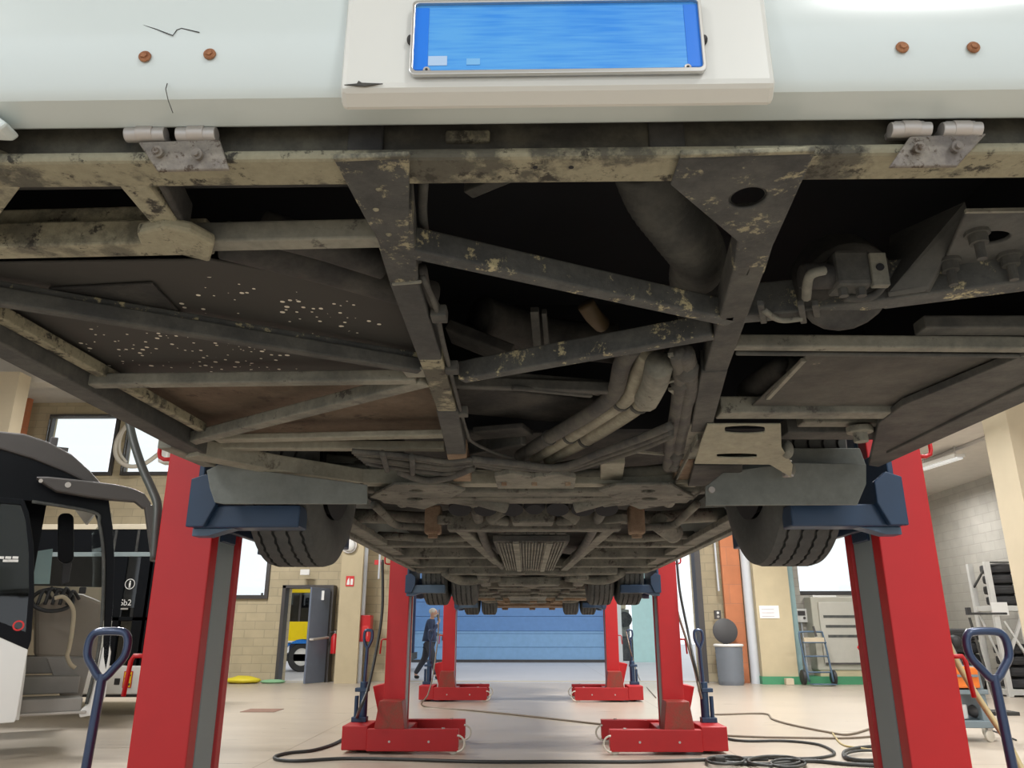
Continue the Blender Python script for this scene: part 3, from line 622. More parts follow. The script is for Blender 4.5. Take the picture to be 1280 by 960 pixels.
# --- wheels
R0 = 0.485; ZW = 1.2 + .262 + R0
def tyre_prof(w, r, rim):
    h = w / 2; p = [(-h + .02, rim)]; p += [(-h + .004, rim + .04), (-h - .008, rim + (r - rim) * .45), (-h, r - .05), (-h + .022, r - .008)]
    zig = {}
    for k in range(4):
        x = -h + w * (.2 + .2 * k); g = .006
        zig[len(p)] = .0035; p.append((x - g, r)); zig[len(p)] = .0035; p.append((x - g, r - .016)); zig[len(p)] = .0035; p.append((x + g, r - .016)); zig[len(p)] = .0035; p.append((x + g, r))
    p += [(h - .022, r - .008), (h, r - .05), (h + .008, rim + (r - rim) * .45), (h - .004, rim + .04), (h - .02, rim)]
    return p, zig
def wheel(x, y, s, dual=False, w=.285):
    """s = +1 when the outer face looks to +x"""
    root = None
    for k in range(2 if dual else 1):
        xc = x - s * (w / 2 + k * (w + .05))
        pr, zg = tyre_prof(w, R0, .28)
        t = MB().lathe(pr, (xc, y, ZW), (1, 0, 0), 112, True, zg).build('tire', 'tire', bus, smooth='auto')
        o = s * (w / 2)
        rim = [(-o + s * .0, .283), (-o + s * .02, .262), (-o + s * .06, .245), (o * .45, .24), (o * .5, .10), (o * .55, .10), (o * .62, .245), (o - s * .015, .262), (o, .283)]
        MB().lathe(rim, (xc, y, ZW), (1, 0, 0), 40).build('rim', 'pit', t, smooth='auto')  # rim and drum coloured near-black to paint the wheel hollow's shade
        if not dual or k == 1:
            MB().cyl((xc - o * 1.0, y, ZW), (xc + o * .4, y, ZW), .13, 32).build('brake_drum', 'pit', t, .01, 'auto')
    return root
wheel(BL + .055, AX[0], -1); wheel(BR - .055, AX[0], 1)
for y in AX[1:]:
    wheel(BL + .05, y, -1, True, .27); wheel(BR - .05, y, 1, True, .27)
# --- body shell: skirts with wheel arches, end wall, roof
def arch(yc, r=.60):
    return [(yc - r, ZB + .02)] + [(yc - r * math.cos(t), 1.93 + r * .9 * math.sin(t)) for t in [PI * i / 10 for i in range(11)]] + [(yc + r, ZB + .02)]
YE = 16.6
prof = [(.845, ZB + .02)]
for a in AX: prof += arch(a)
prof += [(YE, ZB + .02), (YE, 4.5), (YE - .2, 4.62), (1.1, 4.62), (.9, 4.4), (.86, 3.0)]
m = MB()
for x in (BL, BR - .025): m.prism(prof, (0, 1, 0), (0, 0, 1), (x, 0, 0), .025)
m.box(BL, BR, YE - .02, YE, ZB + .05, 4.6); m.box(BL, BR, 1.0, YE, 4.60, 4.64)
m.prism([(.86, 3.0), (.89, 3.0), (.93, 4.4), (1.13, 4.60), (1.1, 4.62), (.9, 4.4)], (0, 1, 0), (0, 0, 1), (BL, 0, 0), BR - BL)
m.build('body_shell', 'bodywhite', bus)
# --- underbody behind the front axle
MB().box(BL + .03, BR - .03, 2.75, YE - .1, 2.12, 2.16).build('floor_underside', 'grime_shade', bus)  # dark colour paints the shade in the gaps between crossmembers
for y in AX[1:]:
    pass
for a, b in ((4.15, 8.25), (9.7, 14.2)):
    for s, x in ((1, BL), (-1, BR)):
        m = MB(); m.box(min(x, x + s * .05), max(x, x + s * .05), a, b, ZB - .01, ZB + .09); m.box(min(x + s * .05, x + s * .16), max(x + s * .05, x + s * .16), a + .1, b - .1, ZB + .01, ZB + .05)
        m.build('side_rail', 'axle', bus, .006)
        k = 0; y = a + .3
        while y < b and a < 9:
            MB().bar((x + s * .16, y, ZB + .02), (x + s * .04, y + .12, ZB + .02), .03, .03).build('rail_gusset', 'axle', bus, .003); y += .75
def ubeam(u0, u1, v, w, h, name='crossmember', mat='axle', z=ZB, x=None, bend=0):
    p, q = PZ(u0, v, z), PZ(u1, v + bend, z); q.y = p.y if not bend else q.y
    return MB().bar(p, q, w, h).build(name, mat, bus, .008)
# crossmember over the front axle, with lightening holes
ubeam(470, 870, 619, .12, .09, z=ZB - .03)
c = ubeam(476, 862, 627, .16, .10, z=ZB - .03)
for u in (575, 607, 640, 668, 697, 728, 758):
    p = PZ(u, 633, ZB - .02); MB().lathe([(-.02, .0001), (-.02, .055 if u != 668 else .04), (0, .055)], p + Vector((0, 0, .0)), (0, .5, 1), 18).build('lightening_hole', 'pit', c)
for s in (-1, 1):
    X = lambda d: BX + s * d
    y = AX[0]
    MB().tube([(X(.98), y + .02, 1.93), (X(.75), y - .02, 1.90), (X(.62), y - .04, 1.80)], .075, 14, smooth=4).build('stub_axle', 'axle', bus, smooth=True)
    MB().bar((X(.94), y - .18, 1.86), (X(.34), y - .12, 1.80), .09, .06).build('control_arm', 'axle', bus, .01)
    MB().bar((X(.94), y + .20, 1.84), (X(.30), y + .28, 1.76), .09, .06).build('control_arm', 'axle', bus, .01)
    MB().cyl((X(.78), y + .1, 1.95), (X(.78), y + .1, 2.12), .14, 20).build('air_spring', 'black', bus, .02, 'auto')
    MB().tube([(X(.90), y - .25, 1.85), (X(.6), y - .30, 1.83), (X(.10), y - .28, 1.81)], .022, 10).build('track_rod', 'steel_pale', bus, smooth=True)
    b = MB(); p = PZ(541 if s < 0 else 796, 668, 1.72); b.box(p.x - .045, p.x + .045, p.y - .05, p.y + .05, 1.72, 1.88); bo = b.build('damper_bracket', 'rust', bus, .012)
    MB().cyl((p.x, p.y, 1.70), (p.x, p.y, 1.73), .03, 6).build('bracket_nut', 'rust', bo)
    MB().tube([(p.x - s * -.28, p.y - .35, 1.84), (p.x + s * .24, p.y - .2, 1.80), (p.x + s * .2, p.y - .02, 1.77), (p.x + s * .02, p.y, 1.76)], .022, 10, smooth=5).build('anti_roll_link', 'axle', bus, smooth=True)
    MB().tube([(p.x + s * .1, p.y - .5, 1.83), (X(.55), y - .05, 1.84), (X(.3), y + .1, 1.78), (X(.16), y + .16, 1.75)], .035, 10, smooth=5).build('anti_roll_bar', 'axle', bus, smooth=True)
# middle steering relay
c = PZ(666, 655, 1.74)
m = MB(); m.prism([(-.22, .10), (.22, .10), (.12, .02), (.11, -.06), (-.11, -.06), (-.12, .02)], (1, 0, 0), (0, 0, 1), (c.x, c.y + .1, 1.80), .16); m.build('steering_relay', 'axle', bus, .01)
for dx in (-.14, .14): MB().tube([(c.x + dx * .8, c.y - .05, 1.83), (c.x + dx * 1.6, c.y, 1.77), (c.x + dx * 1.0, c.y + .08, 1.77)], .03, 10, smooth=5).build('relay_arm', 'axle', bus, smooth=True)
ubeam(560, 775, 664, .12, .10, 'subframe_tube', z=ZB - .05)
ubeam(548, 640, 655, .05, .05, 'tie_rod', 'axle', z=ZB - .02, bend=7); ubeam(700, 782, 662, .05, .05, 'tie_rod', 'axle', z=ZB - .02, bend=-9)
# ribbed tray under the gearbox
g0, g1 = PZ(616, 677, 1.72), PZ(712, 677, 1.72); yb = PZ(664, 711, 1.73).y
m = MB(); m.hexa([(g0.x, g0.y, 1.72), (g1.x, g0.y, 1.72), (g1.x - .02, yb, 1.73), (g0.x + .02, yb, 1.73), (g0.x, g0.y, 1.76), (g1.x, g0.y, 1.76), (g1.x - .02, yb, 1.77), (g0.x + .02, yb, 1.77)])
tray = m.build('sump_guard', 'grime_shade2', bus, .006)
nr = 22
for i in range(nr):
    x = g0.x + .02 + (g1.x - g0.x - .04) * (i + .5) / nr
    MB().box(x - .006, x + .006, g0.y + .03, yb - .03, 1.712, 1.722).build('guard_rib', 'axle', tray)
for f in (.30, .74):
    x = g0.x + (g1.x - g0.x) * f; MB().box(x - .02, x + .02, g0.y, yb, 1.704, 1.722).build('guard_strap', 'steel_pale', tray, .002)
for i in range(9):
    x = g0.x + .06 + (g1.x - g0.x - .12) * i / 8; MB().cyl((x, g0.y - .05, 1.76), (x, g0.y - .05, 1.83), .02 + .008 * (i % 3), 10).build('manifold_pipe', 'grime_shade2', bus, 0, 'auto')
MB().box(g0.x + .02, g1.x - .02, g0.y - .02, yb, 1.78, 2.1).build('gearbox', 'grime_shade2', bus, .02)
for a, b in (((575, 664), (622, 706)), ((762, 664), (700, 718))):
    p, q = PZ(*a, 1.77), PZ(*b, 1.76); MB().bar(p, q, .075, .06).build('diagonal_strut', 'axle', bus, .008)
# outrigger crossmembers each side
for s in (-1, 1):
    for (a, b, v, w, h, z) in ((445, 596, 684, .10, .08, ZB), (470, 612, 698, .13, .10, ZB - .01), (488, 640, 709, .10, .08, ZB - .01), (500, 650, 716, .20, .09, ZB - .03)):
        if s > 0: a, b = 1334 - b, 1334 - a
        p, q = PZ(a, v, z), PZ(b, v, z); q.y = p.y
        p.x = max(p.x, BL + .06); q.x = min(q.x, BR - .06)
        MB().bar(p, q, w, h).build('crossmember', 'axle', bus, .01)
        for f in (.2, .5, .8):
            pp = p.lerp(q, f); MB().box(pp.x - .02, pp.x + .02, pp.y + w / 2, pp.y + w / 2 + .12, z + .02, z + .07).build('crossmember_tab', 'axle', bus, .004)
    for (y, r, z) in ((4.7, .045, 1.86), (5.6, .03, 1.84), (7.0, .05, 1.87)):
        MB().tube([(BX + s * .4, y, z), (BX + s * .7, y + .05, z - .01), (BX + s * .95, y + .02, z), (BX + s * 1.15, y + .1, z + .02)], r, 10, smooth=5).build('coolant_pipe', 'axle', bus, smooth=True)
    MB().tube([(BX + s * .33, 4.0, 1.80), (BX + s * .36, 6, 1.79), (BX + s * .30, 8.2, 1.80)], .03, 10, smooth=5).build('coolant_pipe', 'hosedark', bus, smooth=True)
p = PZ(822, 652, 1.80); MB().cyl(p, p + Vector((.12, .12, -.06)), .06, 16).build('pipe_elbow', 'steel_pale', bus, .01, 'auto')
MB().cyl((BX - .05, 6.8, 1.83), (BX - .02, 8.6, 1.83), .06, 16).build('prop_shaft', 'axle', bus, 0, 'auto')
# rear axles
for k, y in enumerate(AX[1:]):
    MB().lathe([(-.92, .0001), (-.92, .09), (-.45, .10), (-.25, .13), (-.18, .24), (0, .27), (.18, .24), (.25, .13), (.45, .10), (.92, .09)], (BX, y, 1.2 + .262 + .485 - .03), (1, 0, 0), 24).build('axle_housing', 'axle', bus, 0, 'auto')
    for s in (-1, 1):
        MB().bar((BX + s * .52, y - .75, 1.70), (BX + s * .56, y + .7, 1.70), .13, .12).build('spring_carrier', 'axle', bus, .02)
        MB().lathe([(0, .0001), (0, .10), (.05, .14), (.16, .14), (.20, .11)], (BX + s * .53, y - .7, 1.78), (0, 0, 1), 18).build('air_spring', 'black', bus, 0, 'auto')
        MB().tube([(BX + s * .9, y - .95, 1.76), (BX + s * .75, y - .6, 1.70), (BX + s * .35, y - .5, 1.74)], .05, 10, smooth=5).build('anti_roll_bar', 'axle', bus, smooth=True)
        MB().bar((BX + s * .62, y - .95, 1.73), (BX + s * .1, y - .3, 1.75), .08, .07).build('diagonal_strut', 'axle', bus, .01)
    MB().bar((BX - .85, y - 1.0, 1.73), (BX + .85, y - 1.0, 1.73), .14, .09).build('crossmember', 'axle', bus, .015)
    MB().bar((BX - .55, y + .75, 1.68), (BX + .55, y + .75, 1.68), .16, .10).build('crossmember', 'rust' if k else 'axle', bus, .015)
    MB().box(BX - .38, BX + .30, y - .42, y - .12, 1.66, 1.75).build('axle_cover', 'axle', bus, .02)
for y, z, mt in ((10.6, 1.70, 'axle'), (11.6, 1.69, 'axle'), (12.6, 1.68, 'axle'), (13.5, 1.67, 'rust'), (16.2, 1.62, 'rust')):
    MB().bar((BX - .95, y, z), (BX + .95, y, z), .14, .09).build('crossmember', mt, bus, .015)
    for dx in (-.5, .05, .45): MB().box(BX + dx - .06, BX + dx + .06, y - .1, y + .1, z - .04, z).build('crossmember_tab', mt, bus, .008)
MB().box(BX - .35, BX + .25, 11.8, 13.3, 1.66, 1.76).build('sump_guard', 'axle', bus, .02)
MB().box(BX - .75, BX + .75, 15.3, 16.4, 1.62, 1.72).build('engine_tray', 'rust', bus, .02)
# tail lamps' drain brackets: small details on the far crossmember
for dx in (-.45, .45): MB().box(BX + dx - .1, BX + dx + .1, 13.7, 13.9, 1.62, 1.70).build('bracket', 'rust', bus, .01)

# ------------------------------------------------------------------ column lifts
def make_lift(s, y, label, seed=0):
    """s = side of the bus (-1 left, +1 right); i counts towards the bus from the column's inner face"""
    xf = BX + s * 1.365
    root = empty('column_lift', (xf + s * .11, y, 0), label, 'vehicle lift', 'mobile column lifts under the bus')
    X = lambda i: xf - s * i
    def bx(m, i0, i1, y0, y1, z0, z1): return m.box(min(X(i0), X(i1)), max(X(i0), X(i1)), y + y0, y + y1, z0, z1)
    def pr(m, poly, z0, z1):                                    # polygon in (i, y) raised from z0 to z1
        q = [(X(i), y + j) for i, j in poly]
        if s > 0: q = q[::-1]
        return m.prism(q, (1, 0, 0), (0, 1, 0), (0, 0, z0), z1 - z0)
    m = MB(); pr(m, [(-.225, -.2), (0, -.2), (0, -.125), (-.012, -.125), (-.012, -.115), (-.20, -.115), (-.20, .085), (-.012, .085), (-.012, .095), (0, .095), (0, .15), (-.225, .15)], .1, 2.72)
    col = m.build('column', 'red', root, .008)
    m = MB(); bx(m, -.19, -.006, -.105, .075, .12, 2.70); m.build('slide_mast', 'liftgrey', root, .004)
    m = MB(); bx(m, -.03, -.010, -.113, -.106, .12, 2.70); bx(m, -.03, -.010, .076, .083, .12, 2.70); m.build('chain_guide', 'grime_shade', root)
    # base: two legs, cross plate, flared foot
    for y0, y1 in ((-.48, -.38), (.42, .52)):
        m = MB(); bx(m, -.33, .60, y0, y1, .03, .235); leg = m.build('base_leg', 'redflat', root, .006)
        m = MB(); m.cyl((X(.55), y + y0 + .02, .052), (X(.55), y + y1 - .02, .052), .052, 20); m.build('roller', 'roller', leg, .003, 'auto')
        yc = y + y0 - .012
        m = MB(); m.tube([(X(.59 + .075 * math.cos(t)), yc, .105 + .075 * math.sin(t)) for t in [-PI / 2 + PI * k / 10 for k in range(11)]], .010, 8); m.build('roller_guard', 'roller', leg, smooth=True)
        m = MB(); m.cyl((X(.44), y + (y0 + y1) / 2, .2), (X(.44), y + (y0 + y1) / 2, .245), .018, 10); m.build('pin', 'zinc', leg)
        for ii in (-.1, .30): m = MB(); m.cyl((X(ii), y + y0 - .006, .12), (X(ii), y + y0 + .01, .12), .012, 8); m.build('leg_bolt', 'zinc', leg)
    m = MB(); bx(m, -.33, .02, -.40, .44, .05, .13); m.build('base_plate', 'redflat', root, .006)
    m = MB(); bx(m, -.10, .06, -.40, .44, .13, .21); m.build('base_crossbar', 'redflat', root, .006)
    m = MB(); m.prism([(X(-.27), .20), (X(.05), .20), (X(.01), .50), (X(-.225), .50)][::(-1 if s > 0 else 1)], (1, 0, 0), (0, 0, 1), (0, y - .20, 0), .26); m.build('column_foot', dirty('scuffed_red_paint', (.36, .035, .03), (.22, .07, .045), .4, 7, rough=.45) if seed == 0 else M['footred'], root, .006)
    M.setdefault('footred', bpy.data.materials['scuffed_red_paint'])
    # power pack housing on the outer side
    m = MB(); bx(m, -.60, -.335, -.42, .10, .03, .26); m.build('steering_box', 'redflat', root, .01)
    m = MB(); m.prism([(X(-.225), .20), (X(-.33), .26), (X(-.42), .60), (X(-.225), .64)][::(1 if s > 0 else -1)], (1, 0, 0), (0, 0, 1), (0, y + .48, 0), .30); m.build('power_pack', 'red', root, .008)
    # jack pump and drawbar
    m = MB(); m.cyl((X(-.47), y - .04, .26), (X(-.47), y - .04, .66), .045, 16); m.cyl((X(-.54), y - .06, .26), (X(-.54), y - .06, .52), .022, 12); bx(m, -.58, -.42, -.10, .02, .26, .31); bx(m, -.56, -.42, -.09, .02, .56, .60)
    m.build('jack_pump', 'liftblue', root, .004, 'auto')
    for yy in (-.13, .09): m = MB(); m.cyl((X(-.47), y + yy - .1, .05), (X(-.47), y + yy - .04, .05), .05, 16); m.build('steer_wheel', 'black', root, .006, 'auto')
    hx = X(-.475)
    piv = (hx, y - .02, .62)
    lean = -.03 * s
    Q = lambda dx, dz: (hx + dx + lean * dz * 1.0, y - .02, .62 + dz)
    m = MB(); m.tube([Q(0, -.05), Q(0, .405)], .019, 14); 
    h = m.build('drawbar', 'navy', root, 0, 'auto')
    loop = [(0, .385), (-.05, .435), (-.078, .475), (-.083, .52), (-.074, .555), (-.045, .572), (.045, .572), (.074, .555), (.083, .52), (.078, .475), (.05, .435)]
    if seed: loop = [(a * .55, b) for a, b in loop]
    m = MB(); m.tube([Q(a, b) for a, b in loop], .0165, 12, True, 4); m.build('grip', 'navy', h, smooth=True)
    # hooks on the outer side
    for z0 in (1.90, 1.00):
        m = MB(); m.tube([(X(-.22), y - .16, z0), (X(-.265), y - .16, z0), (X(-.285), y - .16, z0 + .01), (X(-.29), y - .16, z0 + .03), (X(-.29), y - .16, z0 + .15)] if z0 > 1.5 else [(X(-.22), y - .16, z0 + .10), (X(-.275), y - .16, z0 + .10), (X(-.285), y - .16, z0 + .08), (X(-.295), y - .16, z0 - .05)], .009, 8); m.build('hook', 'red', root, smooth=True)
    # carriage and fork arms
    zc = 1.575
    m = MB(); bx(m, .006, .03, -.42, .46, zc + .02, zc + .30); bx(m, -.02, .004, -.10, .06, zc - .02, zc + .45); m.build('carriage', 'liftblue', root, .005)
    for y0, y1 in ((-.42, -.31), (.34, .46)):
        m = MB(); bx(m, .0, .42, y0, y1, zc, zc + .085); arm = m.build('fork_arm', 'liftblue2' if (seed and s < 0) else 'liftblue', root, .006)
        m = MB()
        pl = [(X(-.008), zc + .0), (X(.06), zc + .0), (X(.10), zc + .085), (X(.10), zc + .165), (X(.05), zc + .205), (X(-.008), zc + .185)]
        m.prism(pl[::(1 if s > 0 else -1)], (1, 0, 0), (0, 0, 1), (0, y + (y0 if y0 < 0 else y1 - .03), 0), .03); m.build('fork_cheek', 'liftblue', arm, .004)
        m = MB(); m.hexa([tuple(c) for c in [(X(.0), y + y0 + .02, zc - .03), (X(.06), y + y0 + .02, zc - .03), (X(.06), y + y1 - .02, zc - .03), (X(.0), y + y1 - .02, zc - .03), (X(.0), y + y0 + .02, zc), (X(.16), y + y0 + .02, zc), (X(.16), y + y1 - .02, zc), (X(.0), y + y1 - .02, zc)]]); m.build('fork_rib', 'liftblue2', arm, .003)
    return root
lab = {(-1, 0): 'tall red column lift standing nearest the white coach with its door open', (1, 0): 'tall red column lift standing in front of the tool trolley and tyre rack',
       (-1, 1): 'red column lift at the middle axle with a black cable hanging beside it', (1, 1): 'red column lift at the middle axle beside the dazzling white doorway',
       (-1, 2): 'small far red column lift beside the walking man', (1, 2): 'small far red column lift in front of the grey machinery and pale green door'}
for k, y in enumerate(AX):
    for s in (-1, 1): make_lift(s, y - .04, lab[(s, k)], k)
# ------------------------------------------------------------------ the hall
YW = 19.6; YF = 31.3
M['floor'] = floor_mat('worn_resin_floor', (0.415, 0.355, 0.29), (0.50, 0.435, 0.36), .27)
M['yard'] = floor_mat('pale_outer_floor', (0.43, 0.42, 0.43), (0.50, 0.49, 0.50), .4)
M['block'] = blockwork('tan_blockwork', (0.50, 0.425, 0.285), (0.42, 0.36, 0.25), var=.06)
M['blockgrey'] = blockwork('grey_blockwork', (0.40, 0.38, 0.34), (0.34, 0.32, 0.29))
M['blockside'] = blockwork('grey_blockwork_side', (0.40, 0.38, 0.34), (0.365, 0.345, 0.31), 'y', var=.05)
M['orange'] = blockwork('orange_brickwork', (0.56, 0.21, 0.10), (0.48, 0.20, 0.11), 'x', 0.9, 0.45, .06)
M['pillar'] = plain('tan_precast_concrete', (0.52, 0.44, 0.29), .8, bump=.1, bscale=20, var=.12)
M['pillarpale'] = plain('pale_precast_concrete', (0.55, 0.47, 0.34), .8, bump=.1, bscale=20)
M['ceil'] = plain('pale_concrete_ceiling', (0.58, 0.55, 0.50), .9, var=.1)
M['white'] = plain('white_paint', (0.78, 0.78, 0.76), .5, var=.03)
M['pipe'] = plain('white_downpipe', (0.62, 0.65, 0.70), .4, var=.04)
M['frame'] = plain('dark_window_frame', (0.06, 0.055, 0.055), .5)
M['green'] = plain('green_floor_border', (0.06, 0.26, 0.13), .6)
M['teal'] = plain('blue_green_pipe', (0.22, 0.33, 0.34), .5)
M['doorblue'] = plain('grey_blue_door_paint', (0.155, 0.185, 0.25), .45)
M['gateblue'] = plain('blue_gate_paint', (0.13, 0.27, 0.54), .5, var=.12)
M['gateblue2'] = plain('lighter_blue_gate_paint', (0.22, 0.40, 0.64), .5, var=.12)
M['palegreen'] = plain('pale_green_paint', (0.48, 0.72, 0.70), .5)
M['glass'] = glass('clear_glass', (.97, .99, .98))
M['glassdark'] = glass('tinted_glass', (.22, .25, .25), .06)
M['asphalt'] = plain('light_yard', (0.55, 0.55, 0.55), .8)
def slab(name, x0, x1, y0, y1, z0, z1, mat): return structure(MB().box(x0, x1, y0, y1, z0, z1).build(name, mat))
slab('floor', -16, 14, -8, YW, -.1, 0, 'floor')
slab('yard_floor', -24, 24, YW, 70, -.1, -.002, 'yard')
wx = lambda u, v=800, y=YW: PY(u, v, y).x
wz = lambda u, v, y=YW: PY(u, v, y).z
def wall(name, x0, x1, z0, z1, holes, y, t, mat):
    m = MB(); m.plate(rect(x0, x1, z0, z1), [rect(*h) for h in holes], (1, 0, 0), (0, 0, 1), (0, y, 0), -t); return structure(m.build(name, mat))
o0, o1 = wx(509, 840), wx(878, 840)        # big opening
d0, d1 = wx(351, 800), wx(410, 800)
dz = wz(375, 735)
w1 = (wx(48, 560), wx(138, 560), wz(90, 592), wz(90, 515)); w2 = (wx(149, 560), wx(240, 560), w1[2], w1[3])
w3 = (wx(252, 720), wx(333, 720), wz(310, 748), wz(310, 650)); w4 = (wx(997, 720), wx(1100, 720), wz(1030, 743), wz(1030, 640))
HZ = 7.1
wall('wall_back', -16, 14, -.05, HZ, [(o0, o1, .0, 5.2), (d0, d1, .0, dz), w1, w2, w3, w4], YW + .3, .3, 'block')
for k, w in enumerate((w1, w2, w3, w4)):
    fr = MB(); fr.plate(rect(*w), [rect(w[0] + .09, w[1] - .09, w[2] + .09, w[3] - .09)], (1, 0, 0), (0, 0, 1), (0, YW + .22, 0), -.16)
    if k > 1: fr.box((w[0] + w[1]) / 2 - .02, (w[0] + w[1]) / 2 + .02, YW + .1, YW + .16, w[3] - .3, w[3] - .05)
    f = structure(fr.build('window_%d' % (k + 1), 'frame'))
    MB().box(w[0] + .08, w[1] - .08, YW + .13, YW + .14, w[2] + .08, w[3] - .08).build('window_pane', 'glass', f)
slab('ceiling', -16, 14, -8, YW + .3, HZ, HZ + .3, 'ceil')
for k, y in enumerate((4, 8.2, 12.4, 16.6)): slab('ceiling_beam_%d' % (k + 1), -16, 5.2, y - .2, y + .2, HZ - .55, HZ, 'ceil')
XR = 9.95
z_annex = 4.35
slab('wall_right', XR, XR + .3, -8, YW, 0, HZ, 'blockside')
slab('annex_ceiling', 5.2, XR, 3.0, YW, z_annex, z_annex + .3, 'ceil')
slab('annex_beam', 5.0, 5.4, 3.0, YW, z_annex - .05, z_annex + .8, 'ceil')
slab('wall_left', -16.3, -16, -8, YW, 0, HZ, 'blockside')
# back wall right of the opening is grey above the recess: set-back face
g0 = wx(985, 800); slab('wall_recess', g0, XR, YW - .03, YW - .005, 0, w4[2] - .02, 'blockgrey')
m = MB(); m.box(g0, w4[0], YW - .03, YW - .005, w4[2] - .02, HZ); structure(m.build('wall_recess_side', 'blockgrey'))
# opening jambs, pillars, pipes
slab('trim_1', o1 - .02, o1 + .12, YW - .10, YW + .32, 0, 5.2, 'frame')
slab('trim_2', o0 - .18, o0 + .02, YW - .06, YW + .32, 0, 5.2, 'white')
slab('trim_3', d0 - .06, d0 + .02, YW - .03, YW + .3, 0, dz + .06, 'frame'); slab('trim_4', d0 - .06, d1 + .06, YW - .03, YW + .3, dz, dz + .07, 'frame'); slab('trim_5', d1 - .02, d1 + .06, YW - .03, YW + .3, 0, dz, 'frame')
slab('pillar_1', wx(426, 800), wx(453, 800), YW - .45, YW, 0, HZ, 'pillar')
structure(MB().cyl((wx(453, 800), YW - .25, 0), (wx(453, 800), YW - .25, HZ), .075, 14).build('downpipe_1', 'pipe', smooth='auto'))
structure(MB().cyl((wx(470, 800), YW - .06, 2.4), (wx(470, 800), YW - .06, HZ), .025, 10).build('conduit_1', 'pipe'))
structure(MB().box(wx(908, 800), wx(931, 800), YW - .14, YW, 0, HZ).build('brick_pier', 'orange'))
slab('pillar_2', wx(941, 800), wx(984, 800), YW - .55, YW, 0, HZ, 'pillar')
structure(MB().cyl((wx(936, 800), YW - .3, 0), (wx(936, 800), YW - .3, HZ), .11, 14).build('downpipe_2', 'pipe', smooth='auto'))
structure(MB().box(wx(984, 800), wx(993, 800), YW - .4, YW - .2, 0, HZ).build('cable_duct', 'teal'))
slab('baseboard_right', wx(944, 850), XR, YW - .6, YW - .035, 0, .17, 'green')
structure(MB().cyl((wx(895, 700), YW - .04, 2.1), (wx(893, 700), YW - .04, HZ), .025, 10).build('conduit_2', 'pipe'))
m = MB().box(wx(24, 520), wx(38, 520), YW - .15, YW, 0, HZ); structure(m.build('brick_pier_left', 'orange'))
slab('pillar_3', wx(-30, 520, 16), wx(22, 520, 16), 15.8, 16.2, 0, HZ - .5, 'pillarpale')
p0 = PY(1263, 545, 9.0)
slab('pillar_4', p0.x, p0.x + .6, 9.0, 9.5, 0, z_annex, 'pillarpale')
# far wall with the blue sectional gate
fx = lambda u, v=800: PY(u, v, YF).x
fz = lambda u, v: PY(u, v, YF).z
gx0, gx1 = fx(512), fx(757); fo0, fo1 = fx(779), fx(836)
wall('wall_far', -9.5, fx(839), -.05, 6.5, [(gx0, gx1, .0, 4.6), (fo0, fo1, .0, 4.2)], YF + .3, .3, 'white')
gm = MB(); rows = 7; split = fz(640, 789)
zz = [0.02, .55, 1.05, split, split + .55, split + 1.1, split + 1.7, split + 2.3, 4.62]
gate = structure(MB().box(gx0, gx1, YF + .12, YF + .16, 0, 4.62).build('door_1', 'gateblue'))
for i in range(len(zz) - 1):
    MB().box(gx0 + .01, gx1 - .01, YF + .085, YF + .12, zz[i] + .008, zz[i + 1] - .008).build('gate_panel', 'gateblue2' if i < 3 else 'gateblue', gate, .006)
for k in range(1, 4):
    x = gx0 + (gx1 - gx0) * k / 4
MB().box(gx0, gx1, YF + .06, YF + .09, 0, .10).build('bottom_seal', 'frame', gate)
MB().tube([(fx(553), YF + .06, fz(553, 800)), (fx(553), YF + .0, fz(553, 800)), (fx(553), YF + .0, fz(553, 794)), (fx(559), YF + .0, fz(553, 794))], .03, 8).build('gate_handle', 'frame', gate)
structure(MB().box(gx0 - .12, gx0, YF - .04, YF + .1, 0, 4.7).build('trim_6', 'white')); structure(MB().box(gx1, gx1 + .28, YF - .04, YF + .1, 0, 4.7).build('trim_7', 'white'))
structure(MB().box(fx(790), fx(822), YF - .35, YF - .28, .02, 4.1).build('door_4', 'palegreen', None, .01))
# a machine stand seen through the far doorway
mc = empty('machine', (fx(786), YF + 2.2, 0), 'grey machine standing in the far doorway beside the pale green door', 'machine')
MB().box(fx(780), fx(800), YF + 1.8, YF + 2.6, 0, .9).build('base', 'grime_shade2', mc, .03); MB().box(fx(781), fx(796), YF + 1.9, YF + 2.5, .9, 2.0).build('housing', 'steel_pale', mc, .05)
MB().cyl((fx(789), YF + 1.75, 1.6), (fx(789), YF + 1.9, 1.6), .3, 20).build('wheel', 'grime_shade', mc); MB().box(fx(781), fx(792), YF + 1.95, YF + 2.4, 2.0, 2.7).build('head', 'pillar', mc, .05)
# blue-grey door standing open (hinged on its right edge, seen ajar)
h1 = wx(386, 800); 
lf = MB(); A = Vector((PY(408, 800, YW - .10).x, YW - .10, 0)); B = Vector((PY(384, 800, YW - .75).x, YW - .75, 0)); 
lf.bar(A + Vector((0, 0, .01)), B + Vector((0, 0, .01)), .05, dz - .03); dr = structure(lf.build('door_2', 'doorblue', None, .006))
nrm = (B - A).normalized().cross(Vector((0, 0, 1)))
if nrm.y > 0: nrm = -nrm
MB().tube([A.lerp(B, .08) + nrm * .03 + Vector((0, 0, 1.02)), A.lerp(B, .1) + nrm * .10 + Vector((0, 0, 1.02)), A.lerp(B, .9) + nrm * .10 + Vector((0, 0, .98)), A.lerp(B, .92) + nrm * .03 + Vector((0, 0, .98))], .03, 8).build('push_bar', 'zinc', dr)
q = A.lerp(B, .45) + nrm * .03 + Vector((0, 0, 2.0)); MB().box(q.x - .05, q.x + .05, q.y - .012, q.y, q.z - .12, q.z + .1).build('door_notice', 'white', dr)

